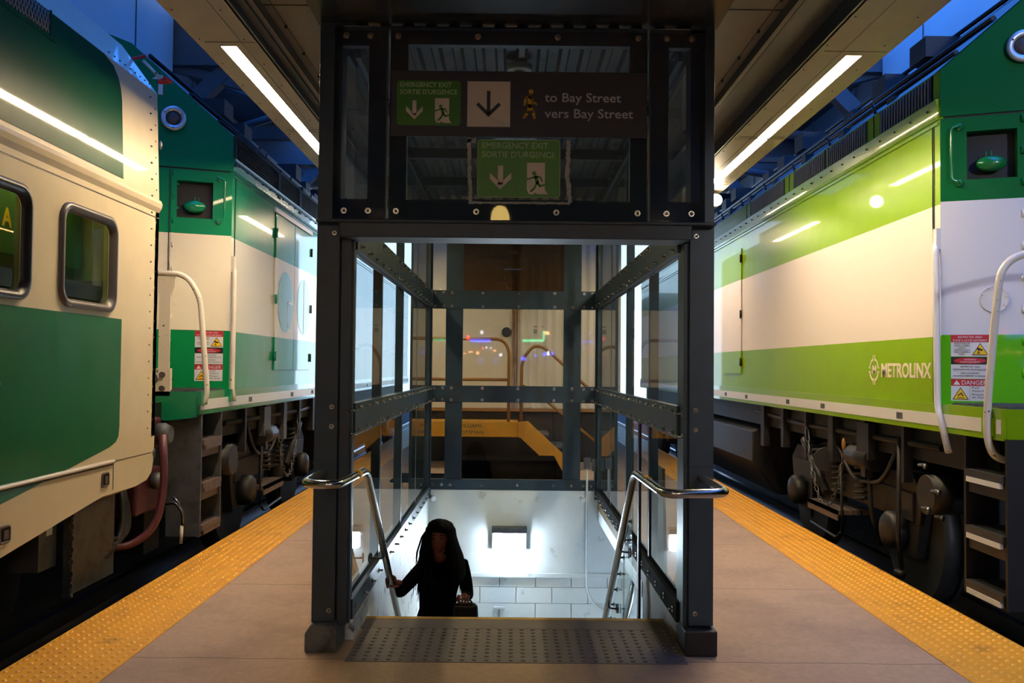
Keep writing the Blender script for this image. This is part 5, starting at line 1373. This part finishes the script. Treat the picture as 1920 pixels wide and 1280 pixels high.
    # hands
    def hand(name, w, fingers, palm, parent):
        J2 = {'w': (w, .024, .021), 'p': (palm, .032, .018)}; E2 = [('w', 'p')]
        hnd = skin(name, J2, E2, 'w', 'skin', parent, 1)
        for i, f in enumerate(fingers):
            b = MB(); rs = [.0088 - .0006 * q for q in range(len(f))]; b.tube(f, rs, n=8)
            b.ball(f[-1], rs[-1], n=8)
            obj('thumb' if i == 4 else 'finger', b, 'skin', hnd)
        return hnd
    # right hand wraps the rail (rail axis direction d)
    c = Vector((-.74, 5.775, zr(5.775))); d = Vector((0, 1, -.79)).normalized(); upv = Vector((0, .79, 1)).normalized(); sd = Vector((1, 0, 0))
    fs = []
    for i in range(4):
        a = c + d * (.036 - .024 * i); Lf = (.9, 1.0, .96, .8)[i]; P = []
        for q in range(7):
            ang = math.radians(20 + 215 * Lf * q / 6); P.append(a + sd * math.cos(ang) * .031 + upv * math.sin(ang) * .031)
        fs.append(P)
    a = c + d * .045; fs.append([a + sd * .04 + upv * .0, a - d * .02 + sd * .034 - upv * .012, a - d * .05 + sd * .018 - upv * .028, a - d * .065 - sd * .004 - upv * .031])
    hand('right_hand', (-.708, 5.862, .058), fs, tuple(c + d * .0 + sd * .043 + upv * .008), root)
    c = Vector((-.292, 6.055, -.058)); fs = []
    for i in range(4):
        x = c.x - .028 + .019 * i; L_ = (.9, 1.0, .95, .78)[i]
        fs.append([(x, 6.04, -.06), (x, 6.04 - .032 * L_, -.066), (x, 6.02 - .035 * L_, -.088), (x, 6.03 - .02 * L_, -.104), (x, 6.04, -.100)])
    fs.append([(c.x - .036, 6.06, -.062), (c.x - .045, 6.035, -.078), (c.x - .032, 6.015, -.092), (c.x - .015, 6.008, -.098)])
    hand('left_hand', (-.292, 6.10, -.066), [[Vector(p) for p in f] for f in fs], (c.x, 6.055, -.062), root)
    b = MB(); 
    for x, y, z in ((-.57, 6.14, -.985), (-.40, 6.37, -1.185)):
        b.prism([(x - .04, y - .09), (x - .02, y - .13), (x + .02, y - .13), (x + .04, y - .09), (x + .042, y + .12), (x + .03, y + .18), (x - .03, y + .18), (x - .042, y + .12)], z - .015, z + .05, 'z')
    obj('shoes', b, 'leather', root, bevel=.012)
    return root
person()
t = thing('handbag', 'small black handbag hanging from the climbing person\'s left hand', 'bag', (-.285, 6.05, -.25))
b = MB(); pts = [(.078, -.03), (.088, -.06), (.092, -.12), (.07, -.165), (0, -.185), (-.07, -.165), (-.092, -.12), (-.088, -.06), (-.078, -.03)]
b.prism([(-.280 + p[0] * .9, -.075 + p[1] * 1.0) for p in pts], 6.01, 6.085, 'y'); obj('pouch', b, 'leather', t, bevel=.028, seg=4)
b = MB(); b.tube([(-.355, 6.045, -.115), (-.34, 6.045, -.085), (-.30, 6.03, -.078), (-.25, 6.045, -.085), (-.235, 6.045, -.115)], .006, n=8, fillet=.02); obj('strap', b, 'leather', t)
b = MB(); b.box(-.36, -.225, 6.006, 6.011, -.122, -.116); obj('zip', b, 'bolt', t)
